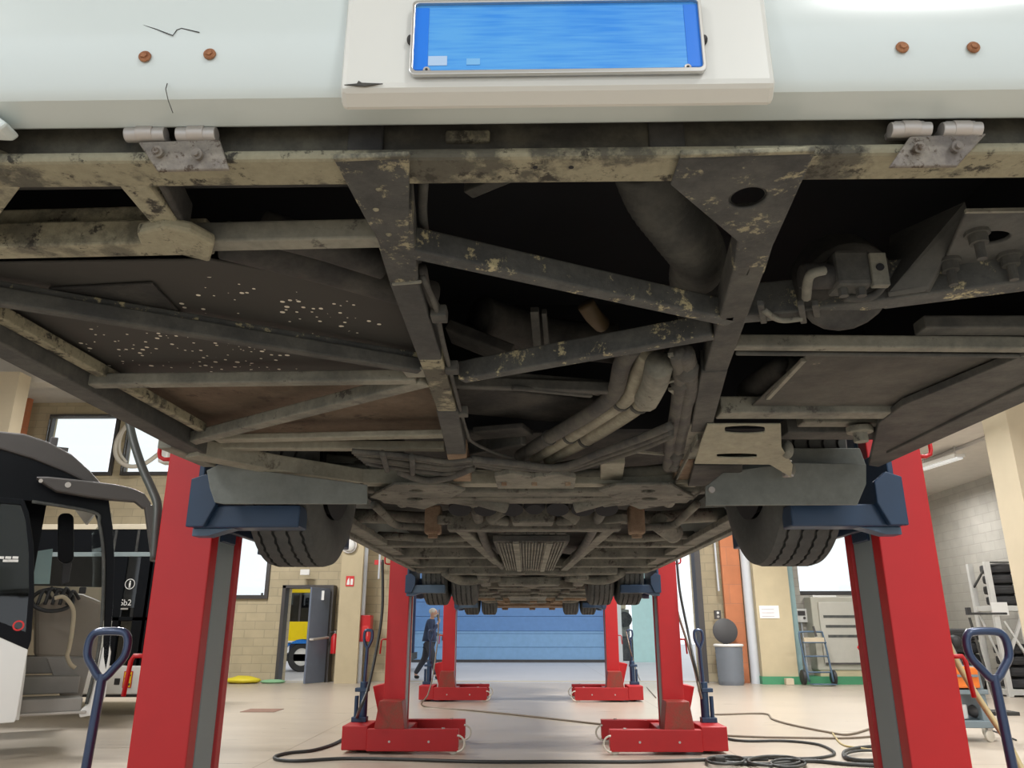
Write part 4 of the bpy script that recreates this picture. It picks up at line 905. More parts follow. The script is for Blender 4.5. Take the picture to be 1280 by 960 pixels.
# ------------------------------------------------------------------ things along the back wall
def wbox(name, u0, u1, v0, v1, y, t, mat, label, cat, bevel=.006, group=None):
    a, b = PY(u0, v1, y), PY(u1, v0, y)
    return tag(MB().box(a.x, b.x, y - t, y, a.z, b.z).build(name, mat, None, bevel), label, cat, group)
def sign(u0, u1, v0, v1, y, mat, label):
    a, b = PY(u0, v1, y), PY(u1, v0, y)
    o = tag(MB().box(a.x, b.x, y - .012, y, a.z, b.z).build('sign', mat, None, .003), label, 'sign'); return o, a, b
M['signred'] = plain('signal_red', (0.66, 0.03, 0.03), .4); M['signwhite'] = plain('sign_white', (.82, .82, .80), .45)
so, a, b = sign(432, 443, 720, 733, YW - .452, 'signred', 'small red fire extinguisher sign high on the tan pillar')
w = b.x - a.x; h = b.z - a.z
m = MB(); m.box(a.x + w * .58, a.x + w * .88, YW - .468, YW - .464, a.z + h * .15, a.z + h * .72); m.build('extinguisher_symbol', 'signwhite', so)
m = MB(); m.prism([(a.x + w * .12, a.z + h * .15), (a.x + w * .48, a.z + h * .15), (a.x + w * .48, a.z + h * .45), (a.x + w * .38, a.z + h * .85), (a.x + w * .2, a.z + h * .6)], (1, 0, 0), (0, 0, 1), (0, YW - .464, 0), .003); m.build('flame_symbol', 'signwhite', so)
wbox('emergency_lamp', 376, 388, 712, 719, YW, .08, 'white', 'small white emergency lamp on the tan wall above the blue-grey door', 'lamp')
p = PY(437, 682, YW - .46); c = empty('wall_lamp', (p.x, p.y, p.z), 'round white bulkhead lamp at the top of the tan pillar', 'lamp')
MB().lathe([(0, .0001), (0, .19), (.06, .19)], p, (0, -1, 0), 24).build('base', 'zinc', c); MB().lathe([(.06, .16), (.12, .14), (.15, .08), (.16, .0001)], p, (0, -1, 0), 24).build('diffuser', 'white', c, smooth=True)
# fire extinguisher
p = PY(417, 812, YW - .18); fe = empty('fire_extinguisher', (p.x, YW - .15, p.z), 'red fire extinguisher hung on the tan wall beside the blue-grey door', 'extinguisher')
zb = PY(417, 817, YW - .15).z; zt = PY(417, 792, YW - .15).z
MB().lathe([(0, .0001), (0, .085), (zt - zb - .08, .085), (zt - zb, .03), (zt - zb, .0001)], (p.x, YW - .14, zb), (0, 0, 1), 20).build('cylinder', 'red', fe, 0, 'auto')
MB().cyl((p.x, YW - .14, zt), (p.x, YW - .14, zt + .06), .025, 10).build('valve', 'zinc', fe); MB().bar((p.x - .02, YW - .14, zt + .06), (p.x + .12, YW - .14, zt + .12), .03, .015).build('lever', 'frame', fe)
MB().tube([(p.x, YW - .16, zt + .03), (p.x - .13, YW - .18, zt), (p.x - .14, YW - .18, zb + .15)], .014, 8, smooth=5).build('hose', 'black', fe)
# hydrant box
a, b = PY(449, 802, YW - .3), PY(464, 769, YW - .3)
hb = empty('hydrant_box', (a.x, YW - .3, a.z), 'red fire hose box beside the white downpipe on the tan wall', 'fire hose box')
MB().box(a.x, b.x, YW - .34, YW - .02, a.z, b.z).build('cabinet', 'red', hb, .01); MB().box(a.x + .06, b.x - .04, YW - .348, YW - .34, a.z + .06, b.z - .25).build('door', 'signred', hb, .004); MB().box(a.x + .2, b.x - .05, YW - .352, YW - .346, a.z + .12, a.z + .32).build('label_plate', 'signwhite', hb)
so, a, b = sign(468, 477, 700, 706, YW - .02, 'signred', 'red sign on the wall above the fire hose box, under the raised bus sill')
# black switch box, notice, electrical box
a, b = PY(893, 774, YW - .01), PY(900, 763, YW - .01)
sw = empty('switch_box', (a.x, YW - .01, a.z), 'small black push-button box on the tan wall above the open bin', 'switch')
MB().box(a.x, b.x, YW - .09, YW, a.z, b.z).build('housing', 'frame', sw, .006)
for f, mt in ((.72, 'white'), (.28, 'zinc')): MB().cyl(((a.x + b.x) / 2, YW - .1, a.z + (b.z - a.z) * f), ((a.x + b.x) / 2, YW - .085, a.z + (b.z - a.z) * f), .03, 12).build('button', mt, sw)
no, a, b = sign(950, 973, 757, 773, YW - .552, 'signwhite', 'white paper notice stuck on the wide tan pillar')
for i in range(3): MB().box(a.x + .05, b.x - .12, YW - .568, YW - .564, b.z - .09 - .08 * i, b.z - .075 - .08 * i).build('print_line', plain('faint_print', (.55, .5, .55), .6), no)
a, b = PY(994, 778, YW - .05), PY(1007, 761, YW - .05)
eb = empty('control_box', (a.x, YW - .05, a.z), 'white control box on the grey wall beside the dented cabinet', 'control box')
MB().box(a.x, b.x, YW - .15, YW - .03, a.z, b.z).build('housing', 'white', eb, .012); MB().box(a.x + .05, b.x - .06, YW - .157, YW - .15, b.z - .16, b.z - .05).build('display', 'frame', eb); MB().cyl((b.x - .09, YW - .17, a.z + .1), (b.x - .09, YW - .15, a.z + .1), .03, 14).build('dial', 'frame', eb)
MB().cyl(((a.x + b.x) / 2, YW - .06, a.z), ((a.x + b.x) / 2 + .03, YW - .06, .2), .022, 8).build('conduit', 'pipe', eb)
# dented cabinet on the wall, under the window
cf = lambda u, v, y=YW - .5: PY(u, v, y)
a, b = cf(1023, 838), cf(1074, 746)
cb = empty('metal_cabinet', (a.x, YW - .5, a.z), 'tall grey-beige metal cabinet under the bright window behind the hand truck', 'cabinet')
cm = plain('grey_beige_enamel', (.40, .39, .33), .45, var=.1)
MB().box(a.x, b.x, YW - .5, YW - .04, a.z, b.z).build('body', cm, cb, .02)
MB().box(a.x + .16, b.x - .06, YW - .53, YW - .5, a.z + .12, b.z - .12).build('door', plain('pale_grey_enamel', (.46, .45, .40), .45, var=.08), cb, .012)
for i in range(3): MB().box(a.x + .25 + .03 * i, b.x - .16, YW - .536, YW - .53, b.z - .48 - .22 * i, b.z - .42 - .22 * i).build('vent_slot', 'grime_shade2', cb)
MB().box(a.x + .17, b.x - .07, YW - .535, YW - .53, a.z + .13, a.z + .17).build('door_seal', 'frame', cb); MB().box(a.x + .1, b.x - .5, YW - .4, YW - .2, b.z, b.z + .04).build('top_box', 'white', cb, .005)
MB().box(a.x + .05, b.x - .05, YW - .48, YW - .06, 0, a.z).build('plinth', 'pillar', cb)
# bin with open lid
p = PY(914, 850, YW - .75); bn = empty('trash_bin', (p.x, p.y, 0), 'grey ribbed waste bin with its round lid standing open, before the orange brick pier', 'bin')
Hb = PY(914, 806, YW - .75).z
pr = [(0, .0001), (0, .27)] + [(.06 + (Hb - .1) * k / 18, .285 + .02 * k / 18 + (.008 if k % 2 else 0)) for k in range(19)] + [(Hb, .30), (Hb, .27), (.1, .25), (.1, .0001)]
MB().lathe(pr, (p.x, p.y, 0), (0, 0, 1), 28).build('drum', plain('blue_grey_plastic', (.16, .18, .21), .5), bn, smooth='auto')
MB().tube([(p.x + .31 * math.cos(t), p.y + .31 * math.sin(t), Hb - .01) for t in [2 * PI * k / 24 for k in range(24)]], .03, 8, True).build('bag_rim', 'white', bn, smooth=True)
MB().lathe([(0, .0001), (0, .28), (.03, .29), (.05, .24), (.055, .0001)], (p.x + .02, p.y + .30, Hb + .30), (-.05, -1, .12), 28).build('lid', plain('black_lid', (.05, .048, .05), .5), bn, 0, 'auto')
MB().box(p.x - .05, p.x + .05, p.y + .26, p.y + .33, Hb - .06, Hb + .06).build('hinge', 'frame', bn)
# hand truck
p = PY(1027, 853, YW - 1.0); ht = empty('hand_truck', (p.x, p.y, 0), 'blue-grey tubular hand truck leaning in front of the metal cabinet', 'hand truck')
Z = PY(1024, 790, YW - 1.0).z; hw = .27
m = MB(); m.tube([(p.x + hw, p.y, .08), (p.x + hw - .02, p.y + .12, Z * .6), (p.x + hw - .06, p.y + .16, Z - .06), (p.x + hw - .12, p.y + .16, Z), (p.x - hw + .0, p.y + .16, Z), (p.x - hw - .06, p.y + .16, Z - .06), (p.x - hw - .04, p.y + .12, Z * .6), (p.x - hw, p.y, .08)], .022, 10, smooth=4); m.build('frame', 'liftblue2', ht, smooth=True)
for z in (.28, .62, .92): MB().cyl((p.x - hw - .02, p.y + .04 + .08 * z, z), (p.x + hw - .02, p.y + .04 + .08 * z, z), .018, 8).build('crossbar', 'liftblue2', ht)
MB().box(p.x - hw, p.x + hw, p.y - .22, p.y + .02, .03, .045).build('toe_plate', 'liftblue2', ht)
MB().box(p.x - hw + .02, p.x + hw - .06, p.y + .10, p.y + .17, Z - .22, Z - .12).build('crate_board', 'pillarpale', ht, .004)
MB().bar((p.x + .05, p.y + .12, Z - .1), (p.x + .01, p.y + .14, Z + .13), .04, .04, (0, 1, 0)).build('strap', 'frame', ht)
for s in (-1, 1): MB().lathe([(-.04, .0001), (-.04, .06), (-.045, .13), (-.03, .16), (.03, .16), (.045, .13), (.04, .06), (.04, .0001)], (p.x + s * (hw + .07), p.y + .16, .17), (1, 0, 0), 24).build('wheel', 'black', ht, 0, 'auto')
tag(MB().box(PY(981, 852, 18.9).x, PY(991, 852, 18.9).x, 18.8, 18.95, 0, .14).build('wedge', 'pillarpale', None, .01), 'small pale block on the floor at the foot of the wide tan pillar', 'block')
# yellow sack + green rag on the floor by the wall
p = PY(303, 853, 19.2)
m = MB(); m.ball((p.x, 19.2, .07), 1, .42, .3, .085, 20); o = m.build('sack', plain('yellow_plastic_sheet', (.75, .62, .03), .5), None, 0, True); tag(o, 'crumpled yellow sack lying on the floor at the foot of the tan wall', 'sack')
d = o.modifiers.new('d', 'DISPLACE'); tx = bpy.data.textures.new('folds', 'CLOUDS'); tx.noise_scale = .12; d.texture = tx; d.strength = .08; d.texture_coords = 'LOCAL'
p = PY(336, 853, 19.2); m = MB(); m.ball((p.x + .08, 19.25, .035), 1, .3, .2, .05, 16); tag(m.build('rag', plain('pale_green_cloth', (.25, .48, .27), .8), None, 0, True), 'pale green rag on the floor beside the yellow sack', 'rag')
tag(MB().box(PZ(310, 887, .004).x, PZ(352, 887, .004).x, PZ(330, 890, .004).y, PZ(330, 886, .004).y, 0.0005, .006).build('drain_cover', plain('rust_brown_steel', (.22, .12, .085), .6), None), 'flat rusty drain cover set in the floor', 'drain cover')
# hose loop and hook on the left part of the back wall
pts = [PY(u, v, YW - .35) for u, v in ((158, 532), (147, 548), (144, 565), (150, 577), (163, 583), (180, 580), (200, 566), (216, 552), (240, 545))]
tag(MB().tube(pts, .055, 10, smooth=6).build('hose', 'roller', None, 0, True), 'cream corrugated hose looping in front of the high bright window', 'hose')
pts = [PY(u, v, YW - .3) for u, v in ((156, 534), (150, 550), (150, 566), (158, 578))]
tag(MB().tube(pts, .035, 10, smooth=6).build('hose', 'roller', None, 0, True), 'thin inner strand of hose beside the cream corrugated hose', 'hose')
a, b = PY(196, 578, YW - .5), PY(212, 552, YW - .5)
tag(MB().box(a.x, b.x, YW - .5, YW - .1, a.z, b.z).build('hose_reel', 'white', None, .05), 'white hose reel box in front of the second high window', 'hose reel')
# black feeder hose hanging down to the near lift
pts = [PY(u, v, y) for u, v, y in ((150, 480, 3.9), (162, 530, 3.8), (168, 555, 3.72), (178, 585, 3.66), (190, 612, 3.6), (197, 632, 3.55), (196, 660, 3.5), (193, 700, 3.45))]
tag(MB().tube(pts, .02, 10, smooth=6).build('hose', plain('grey_black_hose', (.05, .06, .055), .5), None, 0, True), 'thick dark hose hanging beside the tall lift nearest the white coach', 'hose')
# ------------------------------------------------------------------ cables on the floor
def floor_cable(px, r, mat, label, name='cable', z=None, k=8, extra=None, cat='cable', grp=None):
    pts = [PZ(u, v, r) for u, v in px]
    if extra: pts = extra + pts
    return tag(MB().tube(pts, r, 8, smooth=k).build(name, mat, None, 0, True), label, cat, grp)
lx = [PY(478, 700, 8.75), PY(478, 760, 8.7), PY(471, 810, 8.6), PY(460, 860, 8.45), PY(449, 888, 8.3)]
floor_cable([(440, 911), (425, 926), (395, 937), (362, 941), (345, 945), (346, 949), (372, 951), (430, 948), (500, 949), (600, 952), (700, 952), (800, 952), (900, 949), (960, 949)], .016, 'cable', 'thick black cable hanging by the middle lift, then crossing the floor in front', extra=lx)
rx = [PY(846, 700, 8.8), PY(850, 740, 8.75), PY(860, 790, 8.7), PY(873, 850, 8.5)]
floor_cable([(890, 905), (905, 921), (930, 926), (980, 926), (1020, 930), (1040, 938), (1040, 944), (1010, 948), (950, 947), (905, 948)], .014, 'cable', 'black cable dropping from the middle lift beside the dazzling doorway into a floor loop', extra=rx)
rx = [PY(843, 722, 8.9), PY(846, 760, 8.85), PY(858, 800, 8.8), PY(868, 835, 8.75), PY(876, 870, 8.7)]
floor_cable([(884, 893), (900, 893), (955, 892), (966, 899), (990, 906), (1030, 914), (1060, 918), (1090, 910)], .013, 'cablebrown', 'brown cable winding over the floor from the middle lift towards the tall lift', extra=rx)
floor_cable([(530, 883), (590, 888), (660, 895), (750, 905), (840, 914), (920, 920), (1000, 922), (1070, 922), (1140, 915)], .012, 'cablebrown', 'long thin brown cable crossing the floor under the raised bus', extra=[PY(549, 762, 14.6), PY(547, 800, 14.5), PY(541, 845, 14.0), PY(535, 868, 13.4)])
floor_cable([(1040, 915), (1052, 930), (1075, 935), (1110, 940), (1150, 945)], .010, 'cabletan', 'short tan cable end lying among the black cables')
floor_cable([(1140, 935), (1090, 933), (1058, 938), (1058, 948), (1090, 952), (1130, 953)], .016, 'cable', 'black cable loop at the foot of the tall lift in front of the tool trolley')
floor_cable([(900, 953), (960, 955), (1010, 951), (1060, 955), (1110, 957), (1160, 957)], .018, 'cable', 'thick black cable lying along the bottom edge of the floor')
for k, (cx, cy, rx_, ry_, lab) in enumerate(((907, 950, 24, 5, 'small coil of black cable on the floor behind the long cable'), (968, 951, 33, 6, 'wide coil of black cable on the floor in front of the middle lift'), (985, 954, 22, 5, 'inner coil of black cable lying in the wide coil'), (1085, 944, 28, 6, 'loose coil of black cable near the foot of the tall lift'))):
    pts = [PZ(cx + rx_ * math.cos(t), cy + ry_ * math.sin(t), .02 + .012 * (t / 6)) for t in [2 * PI * i / 24 for i in range(48)]]
    tag(MB().tube(pts, .013, 7).build('cable_coil', 'cable', None, 0, True), lab, 'cable', None)
p = PZ(900, 953, .02); tag(MB().box(p.x - .05, p.x + .05, p.y - .03, p.y + .03, .02, .07).build('cable_plug', 'grime_shade', None, .012), 'black cable plug lying on the small cable coil', 'plug')
floor_cable([(800, 850), (811, 862), (820, 872)], .01, 'cablebrown', 'thin cable curving to the floor beside the far lift at the doorway', extra=[PY(783, 790, 14.8), PY(790, 820, 14.8)])
pts = [PY(u, v, y) for u, v, y in ((1180, 788, 3.75), (1192, 820, 3.72), (1212, 855, 3.68), (1238, 895, 3.6), (1258, 925, 3.5), (1276, 960, 3.42), (1300, 1010, 3.3))]
tag(MB().tube(pts, .013, 10, smooth=6).build('hose', 'cabletan', None, 0, True), 'tan hose hanging beside the tall lift in front of the tool trolley', 'hose')
tag(MB().tube([PZ(1270, 925, .01), PZ(1230, 910, .01), PZ(1190, 905, .01), PZ(1150, 905, .01)], .01, 8, smooth=5).build('hose', 'cable', None, 0, True), 'thin black hose on the floor under the tool trolley', 'hose')

# ------------------------------------------------------------------ the walking man
pc = PY(536, 846, 20.9); px0, py0 = pc.x - .03, 20.9
man = bpy.data.objects.new('person', None)
def skin_body(name, joints, edges, root, mat, parent=None, sub=2):
    me = bpy.data.meshes.new(name); names = list(joints)
    off = Vector(parent.location) if parent else Vector((0, 0, 0))
    me.from_pydata([Vector(joints[n][0]) + Vector((px0, py0, 0)) - off for n in names], [(names.index(a), names.index(b)) for a, b in edges], [])
    o = bpy.data.objects.new(name, me); C.objects.link(o)
    if parent: o.parent = parent
    md = o.modifiers.new('skin', 'SKIN'); md.use_smooth_shade = True
    for i, n in enumerate(names):
        r = joints[n][1]; r = r if isinstance(r, tuple) else (r, r)
        me.skin_vertices[0].data[i].radius = r; me.skin_vertices[0].data[i].use_root = (n == root)
    s = o.modifiers.new('sub', 'SUBSURF'); s.levels = sub; s.render_levels = sub
    me.materials.append(M[mat]); return o
M['skin'] = plain('skin', (.60, .36, .27), .55, var=.05); M['jacket'] = plain('navy_jacket', (.035, .055, .12), .8, bump=.3, bscale=30, var=.2)
M['trousers'] = plain('dark_work_trousers', (.05, .055, .075), .85, bump=.2, bscale=30, var=.2); M['greyhair'] = plain('grey_white_hair', (.62, .60, .57), .8)
J = {'pelvis': ((0, 0, .94), (.105, .095)), 'waist': ((.0, 0, 1.08), (.145, .105)), 'chest': ((.03, 0, 1.28), (.17, .12)), 'neckbase': ((.05, 0, 1.44), (.09, .08)), 'neck': ((.08, -.01, 1.50), .055), 'skull': ((.10, -.02, 1.60), .085), 'crown': ((.095, -.02, 1.685), .07),
     'hipR': ((.03, -.085, .82), .085), 'kneeR': ((.14, -.10, .50), .062), 'ankR': ((.22, -.10, .09), .042), 'toeR': ((.37, -.12, .03), .03),
     'hipL': ((-.03, .085, .82), .085), 'kneeL': ((-.10, .10, .49), .062), 'ankL': ((-.34, .10, .11), .042), 'toeL': ((-.24, .08, .025), .03),
     'shR': ((.04, -.20, 1.40), .065), 'elR': ((.10, -.26, 1.13), .045), 'wrR': ((.26, -.12, 1.36), .032), 'palmR': ((.265, -.09, 1.44), (.04, .022)),
     'shL': ((.04, .20, 1.40), .065), 'elL': ((.06, .27, 1.12), .045), 'wrL': ((.27, .14, 1.06), .032), 'palmL': ((.34, .11, 1.06), (.04, .022))}
E = [('pelvis', 'waist'), ('waist', 'chest'), ('chest', 'neckbase'), ('neckbase', 'neck'), ('neck', 'skull'), ('skull', 'crown')]
for s in 'RL': E += [('pelvis', 'hip' + s), ('hip' + s, 'knee' + s), ('knee' + s, 'ank' + s), ('ank' + s, 'toe' + s), ('chest', 'sh' + s), ('sh' + s, 'el' + s), ('el' + s, 'wr' + s), ('wr' + s, 'palm' + s)]
for s, (bx_, by_, bz_), up in (('R', (.265, -.09, 1.44), 1), ('L', (.34, .11, 1.06), 0)):
    for f in range(4):
        o = (f - 1.5) * .02; L = (.07, .08, .075, .06)[f]
        if up: a = (bx_ + .01, by_ + .02 + 0, bz_ + .03 - f * .012); b_ = (bx_ - .01, by_ + .05, bz_ + .05 - f * .018); c_ = (bx_ - .04, by_ + .055, bz_ + .05 - f * .018)
        else: a = (bx_ + .03, by_ + o, bz_); b_ = (bx_ + .03 + L * .55, by_ + o, bz_ - .015); c_ = (bx_ + .03 + L * .8, by_ + o, bz_ - .045)
        for n, q in (('a', a), ('b', b_), ('c', c_)): J['f%s%d%s' % (s, f, n)] = (q, .010)
        E += [('palm' + s, 'f%s%da' % (s, f)), ('f%s%da' % (s, f), 'f%s%db' % (s, f)), ('f%s%db' % (s, f), 'f%s%dc' % (s, f))]
    t1 = (bx_ + (.0 if up else .01), by_ + (-.01 if up else -.045), bz_ + .01); t2 = (bx_ + (-.03 if up else .04), by_ + (.01 if up else -.06), bz_ + (.03 if up else -.01))
    J['t%s1' % s] = (t1, .011); J['t%s2' % s] = (t2, .010); E += [('wr' + s, 't%s1' % s), ('t%s1' % s, 't%s2' % s)]
person = empty('person', (px0, py0, 0), 'man in navy jacket and dark trousers walking, one hand raised to his face', 'person')
cov = ['pelvis', 'waist', 'chest', 'neckbase', 'shR', 'elR', 'shL', 'elL', 'hipR', 'kneeR', 'hipL', 'kneeL']
JB = {n: ((p, tuple(x * .72 for x in r) if isinstance(r, tuple) else r * .72) if n in cov else (p, r)) for n, (p, r) in J.items()}
skin_body('body', JB, E, 'pelvis', 'skin', person)
def grow(keys, k, extra=None):
    d = {n: (J[n][0], tuple(x * k for x in J[n][1]) if isinstance(J[n][1], tuple) else J[n][1] * k) for n in keys}
    if extra: d.update(extra)
    return d
jk = ['waist', 'chest', 'neckbase', 'shR', 'elR', 'wrR', 'shL', 'elL', 'wrL']
d = grow(jk, 1.34, {'hem': ((0, 0, .91), (.165, .135))}); d['wrR'] = ((.24, -.135, 1.33), .046); d['wrL'] = ((.24, .15, 1.065), .046)
skin_body('jacket', d, [('hem', 'waist'), ('waist', 'chest'), ('chest', 'neckbase')] + [p for s in 'RL' for p in (('chest', 'sh' + s), ('sh' + s, 'el' + s), ('el' + s, 'wr' + s))], 'waist', 'jacket', person)
tk = ['pelvis', 'hipR', 'kneeR', 'ankR', 'hipL', 'kneeL', 'ankL']
skin_body('trousers', grow(tk, 1.42), [p for s in 'RL' for p in (('pelvis', 'hip' + s), ('hip' + s, 'knee' + s), ('knee' + s, 'ank' + s))], 'pelvis', 'trousers', person)
for s, a, b in (('R', (.19, -.10, .05), (.38, -.12, .035)), ('L', (-.36, .10, .06), (-.22, .08, .035))):
    skin_body('shoe', {'heel': (a, .05), 'mid': (tuple((x + y) / 2 for x, y in zip(a, b)), .05), 'tip': (b, .036)}, [('heel', 'mid'), ('mid', 'tip')], 'heel', 'black', person)
hx_, hy_ = px0 + .10, py0 - .02
MB().ball((hx_ - .015, hy_, 1.655), .105, .98, .82, .82).build('hair', 'greyhair', person, 0, True)
MB().ball((hx_ + .06, hy_, 1.545), .06, .8, .95, .8).build('beard', 'greyhair', person, 0, True)
MB().ball((hx_ + .04, hy_, 1.625), .085, .86, .82, 1.0).ball((hx_ + .115, hy_, 1.60), .016, 1.2, .8, 1.3, 10).build('face', 'skin', person, 0, True)
for sy in (-1, 1):
    MB().ball((hx_ + .102, hy_ + sy * .03, 1.632), .011, .6).build('eye', 'frame', person, 0, True); MB().ball((hx_ - .005, hy_ + sy * .086, 1.605), .026, .8, .35, 1.2, 10).build('ear', 'skin', person, 0, True)
MB().box(hx_ + .104, hx_ + .112, hy_ - .02, hy_ + .02, 1.562, 1.568).build('mouth', 'frame', person)
tag(MB().box(px0 + .215, px0 + .235, py0 - .10, py0 - .02, 1.42, 1.57).build('phone', 'black', None, .006), 'black phone held by the walking man at his face', 'phone')

# ------------------------------------------------------------------ blue and yellow bus outside the door
yb_ = 24.2
bo = empty('bus', (PY(376, 820, yb_).x, yb_, 0), 'yellow and blue bus parked outside the open blue-grey door', 'bus')
bxl = PY(341, 820, yb_).x; bxr = bxl + 4.0
zof = lambda v: PY(370, v, yb_).z
M['busblue'] = plain('bus_blue', (.01, .20, .70), .3, coat=.3); M['busyellow'] = plain('bus_yellow', (.92, .68, .0), .3, coat=.3)
wxc = PY(376, 820, yb_).x; wr = .43; wz = .45
out = [(bxl, .32), (wxc - .56, .32)] + [(wxc - .53 * math.cos(t), .42 + .50 * math.sin(t)) for t in [PI * i / 10 for i in range(11)]] + [(wxc + .56, .32), (bxr, .32), (bxr, zof(804)), (bxl, zof(804))]
MB().prism(out, (1, 0, 0), (0, 0, 1), (0, yb_ + .1, 0), .1).build('lower_panel', 'busblue', bo, .01)
MB().box(bxl, bxr, yb_, yb_ + .1, zof(804), zof(801)).build('white_stripe', 'white', bo); MB().box(bxl, bxr, yb_, yb_ + .1, zof(801), zof(777)).build('yellow_band', 'busyellow', bo, .01)
MB().box(bxl, bxr, yb_ + .03, yb_ + .1, zof(777), zof(741)).build('side_window', 'glassdark', bo); MB().box(bxl, bxr, yb_, yb_ + .1, zof(741), zof(733)).build('roof_band', 'busyellow', bo, .02)
MB().box(bxl, bxr, yb_ + .1, yb_ + 2.5, zof(733) - .1, zof(733)).build('roof', 'white', bo); MB().box(bxl, bxr, yb_ + 1.6, yb_ + 1.7, .5, zof(741)).build('far_side', plain('dim_blue_interior', (.05, .07, .16), .6), bo); MB().box(bxl, bxr, yb_ + .1, yb_ + 2.4, .3, .5).build('underframe', 'grime_shade', bo)
for k in range(4): 
    x = wxc - .9 - 1.2 * k + .75; MB().box(x - .03, x + .03, yb_ + .02, yb_ + .04, zof(777), zof(741)).build('window_pillar', 'frame', bo)
    MB().box(x + .3, x + .75, yb_ + .6, yb_ + .9, zof(777) - .3, zof(755)).build('seat', plain('bus_seat_%d' % k, (.15, .05, .08), .7), bo, .05)
wt = MB().lathe([(-.14, .25), (-.15, .39), (-.12, .43), (.12, .43), (.15, .39), (.14, .25)], (wxc, yb_ + .22, wz - .03), (0, -1, 0), 32, True).build('tire', 'black', bo, 0, 'auto')
MB().lathe([(0, .0001), (0, .08), (.03, .1), (-.02, .20), (.06, .24), (.08, .255)], (wxc, yb_ + .18, wz - .03), (0, -1, 0), 28).build('wheel_rim', 'white', wt, 0, 'auto')
for k in range(10): MB().cyl((wxc + .165 * math.cos(k * PI / 5), yb_ + .16, wz - .03 + .165 * math.sin(k * PI / 5)), (wxc + .165 * math.cos(k * PI / 5), yb_ + .15, wz - .03 + .165 * math.sin(k * PI / 5)), .03, 10).build('hand_hole', 'black', wt)
MB().box(wxc - 1.25, wxc - .75, yb_ + .1, yb_ + .3, .12, .32).build('mud_flap', 'black', bo)

# ------------------------------------------------------------------ white coach on the left with its door open
yc = 8.6
THC = math.radians(33); PC = PY(140, 760, yc)
co = empty('coach', (PC.x, yc, 0), 'white coach with black window band parked at the side, front door open showing its steps', 'coach')
co.rotation_euler = (0, 0, THC)
def cp(u, v, y=yc):      # where the sight line meets the coach's own plane, in its unturned frame
    d = ray(u, v); n = Vector((-math.sin(THC), math.cos(THC), 0)); dd = Vector((math.cos(THC), math.sin(THC), 0))
    t = ((y - yc) + Vector((PC.x, yc, 0)).dot(n)) / d.dot(n); w = d * t
    return Vector((PC.x + (w - Vector((PC.x, yc, 0))).dot(dd), y, w.z + EYE))
c2 = lambda px, y=yc: [(cp(u, v, y).x, cp(u, v, y).z) for u, v in px]
M['coachblack'] = plain('coach_black_glass_band', (.006, .007, .009), .3); M['coachblack'].node_tree.nodes['Principled BSDF'].inputs['Specular IOR Level'].default_value = .12; M['coachroof'] = plain('dusty_dark_roof_trim', (.07, .064, .062), .55); M['cream'] = plain('cream_trim', (.62, .55, .42), .5); M['stepgrey'] = plain('grey_step_vinyl', (.28, .265, .245), .6, var=.12); M['dash'] = plain('taupe_dashboard', (.26, .225, .185), .55); M['coachwhite'] = plain('coach_white_paint', (.80, .80, .78), .25, coat=.4, var=.02)
X = lambda u, v=760: cp(u, v).x
DEP = 2.5
# roof: curved cap following the side profile
roof = [(-260, 538), (0, 540), (30, 543), (60, 553), (90, 569), (112, 589), (127, 606), (133, 622), (126, 620), (108, 604), (80, 590), (40, 574), (0, 562), (-260, 552)]
MB().prism(c2(roof), (1, 0, 0), (0, 0, 1), (0, yc + .12, 0), .17).build('roof_trim', 'coachroof', co, .02)
top = [(-260, 538), (0, 540), (30, 543), (60, 553), (90, 569), (112, 589), (127, 606), (133, 625), (130, 625), (108, 595), (88, 574), (58, 558), (28, 548), (0, 545), (-260, 543)]
MB().prism(c2(top), (1, 0, 0), (0, 0, 1), (0, yc + DEP, 0), DEP - .1).build('roof', 'coachwhite', co)
# black band over the door
MB().prism(c2([(-260, 556), (0, 560), (42, 571), (84, 587), (112, 604), (128, 618), (136, 625), (141, 660), (143, 700), (141, 760), (136, 820), (132, 840), (129, 820), (131, 760), (132, 700), (127, 665), (118, 640), (42, 626), (-20, 624), (-260, 622)]), (1, 0, 0), (0, 0, 1), (0, yc + .06, 0), .06).build('window_band', 'coachblack', co, .004)
# door frame strips (silver) and front pillar
MB().tube([cp(u, v, yc - .01) for u, v in ((40, 627), (116, 640), (124, 655), (129, 690), (129, 740), (126, 790), (120, 830), (108, 880))], .018, 8, smooth=5).build('door_seal', 'grime_shade2', co, 0, True)
MB().prism(c2([(136, 800), (139, 815), (132, 870), (122, 893), (100, 897), (98, 890), (110, 880), (122, 840), (128, 810)]), (1, 0, 0), (0, 0, 1), (0, yc + .08, 0), .08).build('front_corner', 'coachwhite', co, .01)
# windscreen and far side
MB().prism(c2([(141, 640), (144, 690), (142, 760), (138, 815), (135, 815), (139, 760), (141, 690), (138, 640)]), (1, 0, 0), (0, 0, 1), (0, yc + DEP, 0), DEP - .08).build('windscreen', 'glass', co)
MB().box(X(-260), X(137), yc + DEP - .06, yc + DEP, .35, cp(60, 765, yc + DEP).z).build('far_side', 'cream', co)
MB().box(X(-260), X(50), yc + .05, yc + DEP, cp(60, 560).z, cp(60, 556).z).build('ceiling_lining', 'coachroof', co)
MB().box(X(-260), X(36), yc + .9, yc + 1.0, .4, cp(60, 600).z).build('partition', 'coachblack', co)
